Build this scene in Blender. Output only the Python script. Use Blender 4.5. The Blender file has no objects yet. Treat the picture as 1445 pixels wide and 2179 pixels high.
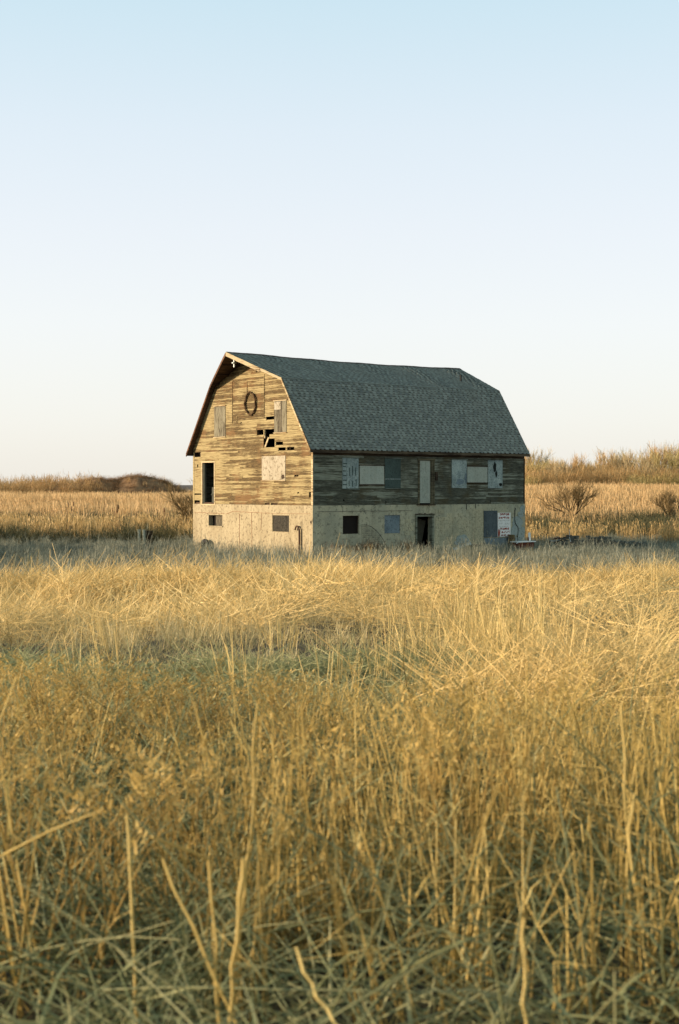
import bpy, math, random
import numpy as np
from mathutils import Vector, Matrix
random.seed(7); rng = np.random.default_rng(7)
R = math.radians
scene = bpy.context.scene
COL = scene.collection

# ---------------------------------------------------------------- camera
EYE = 3.3
cam = bpy.data.cameras.new('camera'); camo = bpy.data.objects.new('camera', cam); COL.objects.link(camo)
camo.location = (0, 0, EYE); camo.rotation_euler = (R(90 - 0.92), 0, 0)
cam.sensor_fit = 'VERTICAL'; cam.sensor_height = 36.0; cam.sensor_width = 24.0; cam.lens = 50.0
cam.clip_start = 0.1; cam.clip_end = 5000
cam.dof.use_dof = True; cam.dof.focus_distance = 60; cam.dof.aperture_fstop = 4.0
scene.camera = camo

# ---------------------------------------------------------------- world, sun, exposure
SUN_EL, SUN_AZ = 12.5, -97.0            # azimuth measured clockwise from +Y (the view direction)
w = bpy.data.worlds.new('World'); scene.world = w; w.use_nodes = True
nt = w.node_tree; nt.nodes.clear()
sky = nt.nodes.new('ShaderNodeTexSky'); sky.sky_type = 'NISHITA'; sky.sun_disc = False
sky.sun_elevation = R(SUN_EL); sky.sun_rotation = R(SUN_AZ)
sky.altitude = 100; sky.air_density = 1.0; sky.dust_density = 2.0; sky.ozone_density = 1.5
# clear evening sky: hazy cream at the skyline through pale blue to deeper blue overhead, with the Nishita sky added
geo = nt.nodes.new('ShaderNodeTexCoord'); sep = nt.nodes.new('ShaderNodeSeparateXYZ'); nt.links.new(geo.outputs['Generated'], sep.inputs[0])
rp = nt.nodes.new('ShaderNodeValToRGB'); stops = [(0.0, (.86, .825, .755)), (.047, (.86, .85, .815)), (.113, (.85, .86, .865)), (.177, (.80, .83, .865)), (.242, (.725, .80, .855)), (.335, (.575, .745, .82)), (.55, (.34, .50, .53)), (1.0, (.20, .32, .33))]
while len(rp.color_ramp.elements) < len(stops): rp.color_ramp.elements.new(.5)
for e, (p, c) in zip(rp.color_ramp.elements, stops): e.position = p; e.color = (*c, 1)
nt.links.new(sep.outputs['Z'], rp.inputs['Fac'])
BGS = 0.15
add = nt.nodes.new('ShaderNodeMix'); add.data_type = 'RGBA'; add.blend_type = 'ADD'; add.inputs['Factor'].default_value = 1.0
k1 = nt.nodes.new('ShaderNodeVectorMath'); k1.operation = 'SCALE'; k1.inputs['Scale'].default_value = 0.58 / BGS; nt.links.new(rp.outputs[0], k1.inputs[0])
k2 = nt.nodes.new('ShaderNodeVectorMath'); k2.operation = 'SCALE'; k2.inputs['Scale'].default_value = 0.17; nt.links.new(sky.outputs[0], k2.inputs[0])
nt.links.new(k1.outputs[0], add.inputs['A']); nt.links.new(k2.outputs[0], add.inputs['B'])
bg = nt.nodes.new('ShaderNodeBackground'); bg.inputs['Strength'].default_value = BGS
wo = nt.nodes.new('ShaderNodeOutputWorld')
nt.links.new(add.outputs['Result'], bg.inputs['Color']); nt.links.new(bg.outputs[0], wo.inputs['Surface'])
sl = bpy.data.lights.new('sun', 'SUN'); sl.energy = 4.9; sl.angle = R(0.6); sl.color = (1.0, 0.79, 0.57)
so = bpy.data.objects.new('sun', sl); COL.objects.link(so)
sd = Vector((math.sin(R(SUN_AZ)) * math.cos(R(SUN_EL)), math.cos(R(SUN_AZ)) * math.cos(R(SUN_EL)), math.sin(R(SUN_EL))))
so.rotation_euler = sd.to_track_quat('Z', 'Y').to_euler(); so.location = (-60, 20, 30)
vs = scene.view_settings; vs.view_transform = 'Standard'; vs.look = 'None'; vs.exposure = 0.72; vs.gamma = 1
vs.use_curve_mapping = False
scene.cycles.max_bounces = 5; scene.cycles.diffuse_bounces = 3; scene.cycles.transparent_max_bounces = 4

# ---------------------------------------------------------------- helpers
def tag(o, label=None, cat=None, group=None, kind=None):
    if label: o['label'] = label
    if cat: o['category'] = cat
    if group: o['group'] = group
    if kind: o['kind'] = kind
    return o
def empty(name, loc=(0, 0, 0), rz=0.0, parent=None):
    o = bpy.data.objects.new(name, None); COL.objects.link(o)
    o.location = loc; o.rotation_euler = (0, 0, rz); o.empty_display_size = 0.2
    if parent: o.parent = parent
    return o
class MB:
    """collects polygons, links them as one mesh object"""
    def __init__(s): s.v = []; s.f = []; s.m = []; s.c = []
    def poly(s, pts, mi=0):
        n = len(s.v); s.v += [tuple(p) for p in pts]; s.f.append(tuple(range(n, n + len(pts)))); s.m.append(mi)
    def add(s, vs_, fs_, mi=0):
        n = len(s.v); s.v += [tuple(p) for p in vs_]
        for f in fs_: s.f.append(tuple(i + n for i in f)); s.m.append(mi)
    def box(s, x0, x1, y0, y1, z0, z1, mi=0, M=None):
        v = [(x, y, z) for x in (x0, x1) for y in (y0, y1) for z in (z0, z1)]
        if M is not None: v = [M @ Vector(p) for p in v]
        s.add(v, [(0, 1, 3, 2), (4, 6, 7, 5), (0, 4, 5, 1), (2, 3, 7, 6), (0, 2, 6, 4), (1, 5, 7, 3)], mi)
    def tube(s, pts, rad, n=6, mi=0, cap=True):
        pts = [Vector(p) for p in pts]; k = len(pts)
        if not hasattr(rad, '__len__'): rad = [rad] * k
        vs_ = []
        for i, p in enumerate(pts):
            d = (pts[min(i + 1, k - 1)] - pts[max(i - 1, 0)])
            if d.length < 1e-9: d = Vector((0, 0, 1))
            d.normalize(); a = d.orthogonal().normalized()
            if i and abs(a.dot(pa)) < .2: pass
            if i:
                a = (pa - d * pa.dot(d))
                a = a.normalized() if a.length > 1e-6 else d.orthogonal().normalized()
            pa = a; b = d.cross(a)
            for j in range(n):
                t = 2 * math.pi * j / n; vs_.append(p + (a * math.cos(t) + b * math.sin(t)) * rad[i])
        fs_ = [(i * n + j, i * n + (j + 1) % n, (i + 1) * n + (j + 1) % n, (i + 1) * n + j) for i in range(k - 1) for j in range(n)]
        if cap: fs_ += [tuple(range(n - 1, -1, -1)), tuple((k - 1) * n + j for j in range(n))]
        s.add(vs_, fs_, mi)
    def mesh(s, name, mats):
        me = bpy.data.meshes.new(name); me.from_pydata(s.v, [], s.f)
        for m in (mats if isinstance(mats, (list, tuple)) else [mats]): me.materials.append(m)
        if any(s.m): me.polygons.foreach_set('material_index', s.m)
        me.update(); return me
    def build(s, name, mats, parent=None, bevel=0):
        o = bpy.data.objects.new(name, s.mesh(name, mats)); COL.objects.link(o)
        if parent: o.parent = parent
        if bevel:
            b = o.modifiers.new('bevel', 'BEVEL'); b.width = bevel; b.segments = 2; b.limit_method = 'ANGLE'
        return o

# ---------------------------------------------------------------- materials
TH = R(38.2)
def new_mat(name):
    m = bpy.data.materials.new(name); m.use_nodes = True; nt = m.node_tree
    b = nt.nodes['Principled BSDF']; b.inputs['Roughness'].default_value = 0.85
    b.inputs['Specular IOR Level'].default_value = 0.25
    return m, nt, b
def N(nt, t, **k):
    n = nt.nodes.new(t)
    for a, v in k.items(): setattr(n, a, v)
    return n
def coords(nt, scale=(1, 1, 1), rot=0.0, seed=False):
    g = N(nt, 'ShaderNodeNewGeometry'); m1 = N(nt, 'ShaderNodeMapping'); m1.inputs['Rotation'].default_value = (0, 0, rot)
    m2 = N(nt, 'ShaderNodeMapping'); m2.inputs['Scale'].default_value = scale
    nt.links.new(g.outputs['Position'], m1.inputs['Vector']); nt.links.new(m1.outputs[0], m2.inputs['Vector'])
    if seed:
        oi = N(nt, 'ShaderNodeObjectInfo'); mu = N(nt, 'ShaderNodeMath', operation='MULTIPLY'); mu.inputs[1].default_value = 37.0
        ad = N(nt, 'ShaderNodeVectorMath', operation='ADD')
        nt.links.new(oi.outputs['Random'], mu.inputs[0]); nt.links.new(m2.outputs[0], ad.inputs[0]); nt.links.new(mu.outputs[0], ad.inputs[1])
        return ad.outputs[0]
    return m2.outputs[0]
def ramp(nt, fac, stops):
    r = N(nt, 'ShaderNodeValToRGB'); e = r.color_ramp.elements
    while len(e) < len(stops): e.new(0.5)
    for el, (p, c) in zip(e, stops):
        el.position = p; el.color = (*c, 1) if len(c) == 3 else c
    nt.links.new(fac, r.inputs['Fac']); return r.outputs['Color']
def noise(nt, vec, scale, detail=4, rough=0.6):
    n = N(nt, 'ShaderNodeTexNoise'); n.inputs['Scale'].default_value = scale
    n.inputs['Detail'].default_value = detail; n.inputs['Roughness'].default_value = rough
    nt.links.new(vec, n.inputs['Vector']); return n.outputs['Fac']
def mixc(nt, fac, a, b, mode='MIX'):
    m = N(nt, 'ShaderNodeMix', data_type='RGBA', blend_type=mode)
    for key, v in (('Factor', fac), ('A', a), ('B', b)):
        if isinstance(v, (int, float)): m.inputs[key].default_value = v
        elif isinstance(v, tuple): m.inputs[key].default_value = (*v, 1)
        else: nt.links.new(v, m.inputs[key])
    return m.outputs['Result']
def bump(nt, b, h, strength=0.4, dist=0.02):
    bp = N(nt, 'ShaderNodeBump'); bp.inputs['Strength'].default_value = strength; bp.inputs['Distance'].default_value = dist
    nt.links.new(h, bp.inputs['Height']); nt.links.new(bp.outputs[0], b.inputs['Normal'])
def sc(c, k): return tuple(x * k for x in c)

def wood(name, paint, bare, dark, amount=0.5, rot=-TH, stretch=(0.35, 0.35, 7), rand=0.3, alt=None):
    """weathered board: flaking paint over bare and dark wood, grain along the board"""
    m, nt, b = new_mat(name)
    v = coords(nt, stretch, rot, True); v0 = coords(nt, (1, 1, 1), rot)
    f1 = noise(nt, v, 2.2, 6, .7); f2 = noise(nt, v, 7.5, 5, .7); fb = noise(nt, v0, 0.42, 4, .65)
    oi = N(nt, 'ShaderNodeObjectInfo')
    s1 = N(nt, 'ShaderNodeMath', operation='MULTIPLY_ADD'); s1.inputs[1].default_value = rand; nt.links.new(oi.outputs['Random'], s1.inputs[0]); nt.links.new(f1, s1.inputs[2])
    s2 = N(nt, 'ShaderNodeMath', operation='MULTIPLY_ADD'); s2.inputs[1].default_value = 0.9; nt.links.new(fb, s2.inputs[0]); nt.links.new(s1.outputs[0], s2.inputs[2])
    off = 0.97 + rand / 2 - (amount - .5) * .8
    s3 = N(nt, 'ShaderNodeMath', operation='SUBTRACT'); nt.links.new(s2.outputs[0], s3.inputs[0]); s3.inputs[1].default_value = off - 0.5
    s3.use_clamp = True
    woodc = mixc(nt, ramp(nt, f2, [(.38, (0, 0, 0)), (.6, (1, 1, 1))]), dark, bare)
    if alt:
        fa = noise(nt, v0, 0.9, 3, .6)
        woodc = mixc(nt, ramp(nt, fa, [(.50, (0, 0, 0)), (.62, (1, 1, 1))]), woodc, alt)
    c = mixc(nt, ramp(nt, s3.outputs[0], [(.42, (0, 0, 0)), (.56, (1, 1, 1))]), woodc, paint)
    c = mixc(nt, 0.55, c, ramp(nt, f2, [(.25, (.35, .33, .3)), (.6, (1, 1, 1))]), 'MULTIPLY')
    vf = coords(nt, (stretch[0] * 2.2, stretch[1] * 2.2, stretch[2] * 3.2), rot, True); f3 = noise(nt, vf, 1.6, 3, .6)
    c = mixc(nt, 0.8, c, ramp(nt, f3, [(.36, (.30, .26, .2)), (.50, (1, 1, 1))]), 'MULTIPLY')
    nt.links.new(c, b.inputs['Base Color']); bump(nt, b, f2, 0.5, 0.01)
    return m
def plaster(name, base, spot, dark, sc_=1.0, rot=-TH):
    m, nt, b = new_mat(name)
    v0 = coords(nt, (1, 1, 1), rot); f0 = noise(nt, v0, 0.9 * sc_, 5, .6); f1 = noise(nt, v0, 6.5 * sc_, 6, .72); f2 = noise(nt, v0, 22 * sc_, 4, .7)
    c = mixc(nt, ramp(nt, f0, [(.35, (0, 0, 0)), (.65, (1, 1, 1))]), base, spot)
    c = mixc(nt, ramp(nt, f1, [(.36, (1, 1, 1)), (.48, (0, 0, 0))]), c, dark)
    c = mixc(nt, 0.6, c, ramp(nt, f2, [(.3, (.45, .42, .36)), (.48, (1, 1, 1))]), 'MULTIPLY')
    vs2 = coords(nt, (2.2, 2.2, .25), rot); f3 = noise(nt, vs2, 1.5, 4, .6)
    c = mixc(nt, 0.28, c, ramp(nt, f3, [(.35, (.45, .42, .36)), (.6, (1, 1, 1))]), 'MULTIPLY')
    nt.links.new(c, b.inputs['Base Color']); bump(nt, b, f1, 0.6, 0.03)
    return m
def plain(name, col, var=0.25, scale=6, rough=0.8, metal=0.0, dark=None, randk=0.0):
    m, nt, b = new_mat(name); b.inputs['Roughness'].default_value = rough; b.inputs['Metallic'].default_value = metal
    v = coords(nt, (1, 1, 1), 0, True); f = noise(nt, v, scale, 5, .65)
    c = ramp(nt, f, [(.3, dark or sc(col, 1 - var)), (.7, col)])
    nt.links.new(c, b.inputs['Base Color']); bump(nt, b, f, 0.3, 0.01); return m
def straw(name, cols, trans=0.25, patch=0.12, base_dark=True):
    """dry plant stems; colour varies stem by stem, plant by plant and in broad patches"""
    m, nt, b = new_mat(name); b.inputs['Roughness'].default_value = 0.6
    at = N(nt, 'ShaderNodeAttribute', attribute_name='cv', attribute_type='GEOMETRY'); oi = N(nt, 'ShaderNodeObjectInfo')
    g = N(nt, 'ShaderNodeNewGeometry'); pn = noise(nt, g.outputs['Position'], patch, 3, .6)
    a1 = N(nt, 'ShaderNodeMath', operation='MULTIPLY_ADD'); a1.inputs[1].default_value = .45
    nt.links.new(at.outputs['Fac'], a1.inputs[0])
    a0 = N(nt, 'ShaderNodeMath', operation='MULTIPLY'); a0.inputs[1].default_value = .2; nt.links.new(oi.outputs['Random'], a0.inputs[0]); nt.links.new(a0.outputs[0], a1.inputs[2])
    a2 = N(nt, 'ShaderNodeMath', operation='MULTIPLY_ADD'); a2.inputs[1].default_value = 1.1; nt.links.new(pn, a2.inputs[0]); nt.links.new(a1.outputs[0], a2.inputs[2])
    a3 = N(nt, 'ShaderNodeMath', operation='SUBTRACT'); a3.inputs[1].default_value = .38; a3.use_clamp = True; nt.links.new(a2.outputs[0], a3.inputs[0])
    k = len(cols) - 1
    c = ramp(nt, a3.outputs[0], [(i / k, cc) for i, cc in enumerate(cols)])
    nt.links.new(c, b.inputs['Base Color'])
    tr = N(nt, 'ShaderNodeBsdfTranslucent'); nt.links.new(c, tr.inputs['Color'])
    mx = N(nt, 'ShaderNodeMixShader'); mx.inputs[0].default_value = trans
    out = nt.nodes['Material Output']; nt.links.new(b.outputs[0], mx.inputs[1]); nt.links.new(tr.outputs[0], mx.inputs[2]); nt.links.new(mx.outputs[0], out.inputs['Surface'])
    return m

M = {}
M['gable_wood'] = wood('gable_wood', (.39, .31, .15), (.20, .135, .052), (.04, .026, .012), .50, alt=(.20, .115, .045), stretch=(.45, .45, 13))
M['side_wood'] = wood('side_wood', (.28, .30, .225), (.13, .135, .095), (.028, .030, .02), .42, alt=(.085, .075, .04), stretch=(.45, .45, 13))
M['trim_light'] = wood('trim_light', (.62, .50, .30), (.38, .25, .12), (.12, .07, .03), .66)
M['trim_dark'] = wood('trim_dark', (.13, .10, .06), (.07, .045, .025), (.03, .02, .012), .4)
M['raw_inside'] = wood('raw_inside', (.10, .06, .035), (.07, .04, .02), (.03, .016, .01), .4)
M['plaster_gable'] = plaster('plaster_gable', (.42, .355, .225), (.345, .285, .175), (.17, .135, .08))
M['plaster_side'] = plaster('plaster_side', (.50, .465, .31), (.36, .355, .25), (.17, .17, .12))
M['block'] = plaster('block', (.52, .47, .30), (.40, .385, .26), (.19, .18, .12), 1.6)
M['plaster_blue'] = plaster('plaster_blue', (.36, .41, .36), (.29, .34, .31), (.16, .19, .17), 1.4)
M['shingle'] = plain('shingle', (.225, .23, .19), .45, 2.2, .9)
M['deck_dark'] = plain('deck_dark', (.014, .019, .016), .3, 5, .95)
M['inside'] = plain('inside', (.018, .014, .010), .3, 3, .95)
M['board_grey'] = wood('board_grey', (.24, .22, .15), (.15, .13, .085), (.07, .055, .035), .5, stretch=(5, 5, .5))
M['sheet_pale'] = plaster('sheet_pale', (.44, .39, .29), (.36, .31, .22), (.15, .12, .07), 0.9)
M['sheet_cool'] = plaster('sheet_cool', (.42, .45, .37), (.37, .41, .34), (.28, .31, .26), 1.5)
M['sheet_metal'] = plaster('sheet_metal', (.40, .47, .43), (.22, .28, .27), (.10, .13, .13), 2.0)
M['sheet_blue'] = plaster('sheet_blue', (.22, .28, .30), (.14, .19, .21), (.08, .10, .11), 2.0)
M['sheet_green'] = plaster('sheet_green', (.075, .11, .095), (.055, .08, .07), (.03, .045, .04), 2.0)
M['white_paint'] = plain('white_paint', (.78, .78, .72), .12, 4, .5)
M['red_paint'] = plain('red_paint', (.36, .055, .02), .5, 9, .6)
M['red_rust'] = plain('red_rust', (.16, .035, .015), .5, 5, .7)
M['rust'] = plain('rust', (.11, .06, .035), .6, 9, .7, .2)
M['rubber'] = plain('rubber', (.025, .024, .022), .4, 9, .7)
M['metal_pale'] = plain('metal_pale', (.45, .50, .48), .4, 6, .45, .5)
M['wire'] = plain('wire', (.06, .05, .035), .4, 8, .6, .4)
M['vine'] = plain('vine', (.13, .075, .035), .5, 12, .9)
M['stone_dark'] = plaster('stone_dark', (.12, .125, .10), (.085, .09, .075), (.045, .045, .035), 2.2, 0)
M['bark'] = plain('bark', (.19, .13, .06), .5, 5, .9)
M['bark_pale'] = plain('bark_pale', (.48, .40, .25), .4, 5, .9)
M['bark_olive'] = plain('bark_olive', (.26, .20, .085), .5, 5, .9)

# ---------------------------------------------------------------- terrain
PY = np.array([-400, -40, 0, 5, 12, 20, 30, 45, 58, 95, 105, 130, 160, 200, 260, 400, 700, 1100, 2500.])
PZ = np.array([2.2, 1.9, 1.7, 1.64, 1.36, 1.02, .66, .24, .0, -.08, 0, .62, 1.3, 1.72, 1.95, 2.0, 3.9, 6.0, 10.5])
def vnoise(x, y, s, seed=0):
    x = np.asarray(x, float) / s; y = np.asarray(y, float) / s
    xi = np.floor(x).astype(np.int64); yi = np.floor(y).astype(np.int64); fx = x - xi; fy = y - yi
    fx = fx * fx * (3 - 2 * fx); fy = fy * fy * (3 - 2 * fy)
    def h(a, b):
        n = (a * 374761393 + b * 668265263 + seed * 974634777) & 0xffffffff
        n = ((n ^ (n >> 13)) * 1274126177) & 0xffffffff
        return ((n ^ (n >> 16)) & 0xffff) / 65535.0
    return (h(xi, yi) * (1 - fx) + h(xi + 1, yi) * fx) * (1 - fy) + (h(xi, yi + 1) * (1 - fx) + h(xi + 1, yi + 1) * fx) * fy
def terr(x, y):
    x = np.asarray(x, float); y = np.asarray(y, float)
    z = np.interp(y, PY, PZ)
    ky = np.clip((y - 130) / 100, 0, 1)
    z = z + ky * 1.05 * np.clip(x / 30, -.1, 1)
    amp = np.clip(np.abs(y) / 25, 0.1, 1) * np.where((y > 60) & (y < 92), .25, 1)
    mid = np.clip((y - 12) / 8, 0, 1) * np.clip((56 - y) / 6, 0, 1)
    z = z + mid * (.34 * (vnoise(x, y, 4.2, 61) - .5) + .20 * (vnoise(x, y, 1.7, 62) - .5))
    z = z + amp * (0.22 * (vnoise(x, y, 7, 1) - .5) + 0.10 * (vnoise(x, y, 2.6, 2) - .5))
    return z
def tz(x, y): return float(terr(x, y))
def sp(a, b, n, p): t = np.linspace(-1, 1, n); return (a + b) / 2 + (b - a) / 2 * np.sign(t) * np.abs(t) ** p
ys = np.unique(np.round(np.concatenate([np.linspace(-400, -10, 12), np.arange(-8, 70, 1.0), np.arange(70, 140, 2.5), np.linspace(140, 400, 45), np.linspace(430, 2500, 24)]), 3))
xs = sp(-1300, 1300, 171, 3.2)
GX, GY = np.meshgrid(xs, ys); GZ = terr(GX, GY)
vv = np.stack([GX, GY, GZ], -1).reshape(-1, 3); nx, ny = len(xs), len(ys)
ii = (np.arange(ny - 1)[:, None] * nx + np.arange(nx - 1)[None]).ravel()
me = bpy.data.meshes.new('ground'); me.from_pydata(vv.tolist(), [], np.stack([ii, ii + 1, ii + nx + 1, ii + nx], -1).tolist())
me.polygons.foreach_set('use_smooth', [True] * len(me.polygons))
m, nt, b = new_mat('ground_soil')
v = coords(nt, (1, 1, 1)); f0 = noise(nt, v, .05, 4, .6); f1 = noise(nt, v, 1.3, 6, .75); f2 = noise(nt, v, 14, 4, .7)
c = mixc(nt, ramp(nt, f1, [(.35, (0, 0, 0)), (.6, (1, 1, 1))]), (.045, .04, .022), (.12, .095, .048))
sep = N(nt, 'ShaderNodeSeparateXYZ'); nt.links.new(v, sep.inputs[0])
mr = N(nt, 'ShaderNodeMapRange'); mr.inputs['From Min'].default_value = 105; mr.inputs['From Max'].default_value = 150; nt.links.new(sep.outputs['Y'], mr.inputs['Value'])
far = mixc(nt, ramp(nt, f0, [(.4, (0, 0, 0)), (.6, (1, 1, 1))]), (.36, .26, .125), (.30, .20, .10))
c = mixc(nt, mr.outputs[0], c, far)
mr2 = N(nt, 'ShaderNodeMapRange'); mr2.inputs['From Min'].default_value = 420; mr2.inputs['From Max'].default_value = 700; nt.links.new(sep.outputs['Y'], mr2.inputs['Value'])
c = mixc(nt, mr2.outputs[0], c, (.12, .09, .07))
c = mixc(nt, .6, c, ramp(nt, f2, [(.3, (.4, .4, .4)), (.65, (1, 1, 1))]), 'MULTIPLY')
nt.links.new(c, b.inputs['Base Color']); bump(nt, b, f2, .8, .05)
me.materials.append(m); me.update()
g = bpy.data.objects.new('ground', me); COL.objects.link(g); tag(g, kind='structure')

# ================================================================ BARN
BX, BY = -1.3, 69.4
Lb, Wb, HF = 14.6, 10.8, 2.5
barn = empty('barn', (BX, BY, 0), TH)
tag(barn, 'weathered clapboard barn with grey-green gambrel roof and block basement, alone in the field', 'barn')
# roof cross-section: local y across the gable, z up
EAVE, KNEE, RIDGE = (-.24, 5.23), (2.15, 8.84), (5.4, 10.30)
XF_E, XF_K, XF_R, XR = -.30, -.30, -1.44, Lb + .21

def wall_holes(mb, u0, u1, z0, z1, holes, place, th, mi=0):
    """wall sheet of thickness th with rectangular openings and their reveals"""
    us = sorted({u0, u1, *[h[0] for h in holes], *[h[1] for h in holes]}); zs = sorted({z0, z1, *[h[2] for h in holes], *[h[3] for h in holes]})
    us = [u for u in us if u0 <= u <= u1]; zs = [z for z in zs if z0 <= z <= z1]
    def solid(i, j):
        if i < 0 or j < 0 or i >= len(us) - 1 or j >= len(zs) - 1: return False
        cu, cz = (us[i] + us[i + 1]) / 2, (zs[j] + zs[j + 1]) / 2
        return not any(h[0] < cu < h[1] and h[2] < cz < h[3] for h in holes)
    for i in range(len(us) - 1):
        for j in range(len(zs) - 1):
            if not solid(i, j): continue
            a, b_, c, d = us[i], us[i + 1], zs[j], zs[j + 1]
            mb.poly([place(a, 0, c), place(b_, 0, c), place(b_, 0, d), place(a, 0, d)], mi)
            mb.poly([place(a, th, d), place(b_, th, d), place(b_, th, c), place(a, th, c)], mi)
            if not solid(i - 1, j): mb.poly([place(a, 0, c), place(a, 0, d), place(a, th, d), place(a, th, c)], mi)
            if not solid(i + 1, j): mb.poly([place(b_, 0, d), place(b_, 0, c), place(b_, th, c), place(b_, th, d)], mi)
            if not solid(i, j - 1): mb.poly([place(a, 0, c), place(a, th, c), place(b_, th, c), place(b_, 0, c)], mi)
            if not solid(i, j + 1): mb.poly([place(a, th, d), place(a, 0, d), place(b_, 0, d), place(b_, th, d)], mi)
SIDE = lambda u, dep, z: (u, dep, z)                 # long wall: outward is -y
GAB = lambda u, dep, z: (dep, u, z)                  # gable wall: outward is -x
OF = .03                                             # foundation stands a little proud of the siding line
# ---- foundation
gh = [(7.93, 9.27, 1.34, 1.91), (1.93, 3.37, 1.14, 2.0)]
sh = [(1.84, 2.89, 1.07, 1.98), (4.54, 5.59, 1.05, 1.98), (6.70, 7.77, -1.0, 1.89)]
mb = MB(); wall_holes(mb, -.03, Wb + .03, -1.0, HF, gh, lambda u, d, z: (d - OF, u, z), .32)
fw = mb.build('gable_foundation', M['plaster_gable'], barn)
mb = MB(); wall_holes(mb, .291, Lb + .06, -1.0, HF, sh, lambda u, d, z: (u, d - OF, z), .32)
mb.poly([(-.03, -.032, -1), (.291, -.032, -1), (.291, -.032, HF), (-.03, -.032, HF)])
sf = mb.build('side_foundation', M['plaster_side'], barn)
mb = MB(); mb.box(.3, Lb + .03, Wb - .3, Wb + .028, -1, HF); mb.box(Lb - .3, Lb + .028, .292, Wb - .302, -1, HF)
mb.build('rear_foundation', M['plaster_side'], barn)
# exposed concrete blocks right of the basement door, joints recessed
nb = 0
for r_ in range(11):
    z0 = .02 + r_ * .203
    off = 0 if r_ % 2 else .2
    x = 7.99 - off
    while x < 11.47:
        a, b_ = max(x, 7.99), min(x + .395, 11.47)
        if b_ - a > .1 and not (r_ > 8 and random.random() < .25):
            mb = MB(); j = random.uniform(.006, .022)
            mb.box(a, b_, -.03 - j, -.0305, z0, z0 + .19)
            mb.build('concrete_block', M['block'], sf); nb += 1
        x += .41
for (x, z0) in [(5.75, 1.15), (6.15, 1.15), (5.9, .94), (6.3, .73), (5.8, 1.36), (6.22, 1.36), (5.95, 1.57), (6.2, .52)]:
    mb = MB(); mb.box(x, x + .36, -.044, -.0305, z0, z0 + .19); mb.build('concrete_block', M['block'], sf)
# spalled blue-grey render at the far corner, built as irregular lumps
mb = MB()
def slab(mb, cx, cz, rx, rz, th, plc, n=14, seed=0):
    rr = random.Random(seed); ring = []
    for k in range(n):
        t = 2 * math.pi * k / n; q = rr.uniform(.72, 1.12); ring.append((cx + math.cos(t) * rx * q, cz + math.sin(t) * rz * q))
    mb.poly([plc(u, -th, z) for u, z in ring][::-1])
    for k in range(n):
        (a, b_), (c, d) = ring[k], ring[(k + 1) % n]
        mb.poly([plc(a, -.0005, b_), plc(c, -.0005, d), plc(c, -th, d), plc(a, -th, b_)])
P_ = lambda u, d, z: (u, d - .0305, z)
for i, (cx, cz, rx, rz) in enumerate([(14.05, 1.45, .42, .42), (14.30, .75, .34, .62), (13.75, .95, .22, .35), (14.42, 2.2, .2, .26), (14.3, 1.9, .24, .2), (14.0, .35, .4, .3)]):
    slab(mb, cx, cz, rx, rz, .018 + .004 * i, P_, 16, i)
mb.build('render_patch', M['plaster_blue'], barn)
mb = MB()
for i, (cx, cz, rx, rz) in enumerate([(9.9, .62, .42, .28), (9.6, .42, .3, .18), (10.3, .45, .2, .2)]):
    slab(mb, cx, cz, rx, rz, .03 + .004 * i, P_, 15, 20 + i)
mb.build('render_patch', M['plaster_blue'], barn)
# render joints and cracks on the gable base: shallow raised ribs
mb = MB()
CRK = {}
def crack(mb, pts, w, plc, th=.012):
    for (a, b_), (c, d) in zip(pts, pts[1:]):
        L_ = math.hypot(c - a, d - b_); nxx, nz = -(d - b_) / L_ * w / 2, (c - a) / L_ * w / 2
        q = [(a - nxx, b_ - nz), (c - nxx, d - nz), (c + nxx, d + nz), (a + nxx, b_ + nz)]
        mb.poly([plc(u, -th, z) for u, z in q]); mb.poly([plc(u, -.001, z) for u, z in q][::-1])
        for k in range(4):
            (e, f_), (g_, h_) = q[k], q[(k + 1) % 4]
            mb.poly([plc(e, -.001, f_), plc(g_, -.001, h_), plc(g_, -th, h_), plc(e, -th, f_)])
GP = lambda u, d, z: (d - .0305, u, z)
def wob(a, b_, n, j): return [(a[0] + (b_[0] - a[0]) * k / n + random.uniform(-j, j), a[1] + (b_[1] - a[1]) * k / n + random.uniform(-j, j)) for k in range(n + 1)]
cm = plain('crack_rust', (.30, .17, .085), .4, 8)
for (a_, b_, n_, j_, w_) in [((6.3, .1), (6.32, 2.02), 14, .012, .03), ((5.16, .1), (5.2, 2.1), 14, .012, .026), ((4.35, 1.2), (4.3, 2.05), 8, .015, .02), ((10.7, 2.03), (7.7, 2.0), 22, .03, .022),
                             ((7.6, 1.98), (6.9, 2.14), 6, .015, .026), ((6.9, 2.14), (3.6, 2.07), 20, .02, .022), ((3.5, 2.07), (.1, 2.1), 20, .012, .014)]:
    mb = MB(); crack(mb, wob(a_, b_, n_, j_), w_, GP); mb.build('render_crack', cm, barn)
mb = MB()
SP = lambda u, d, z: (u, d - .031, z)
cm = plain('crack_dark', (.05, .05, .04), .4, 8)
for k_, (ps_, w_, t_) in enumerate([([(.2, 2.2), (6.4, 2.2)], .016, .012), ([(13.9, 2.3), (13.8, 1.6), (14.1, 1.1), (13.95, .2)], .03, .045), ([(10.2, 2.5), (10.25, 2.2)], .05, .012), ([(10.9, 2.5), (10.9, 2.25)], .04, .012)]):
    pp = []
    for a_, b_ in zip(ps_, ps_[1:]): pp += wob(a_, b_, max(4, int(math.dist(a_, b_) * 8)), .012 if k_ == 0 else .035)[(1 if pp else 0):]
    mb = MB(); crack(mb, pp, w_, SP, t_); mb.build('render_crack', cm, barn)

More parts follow.
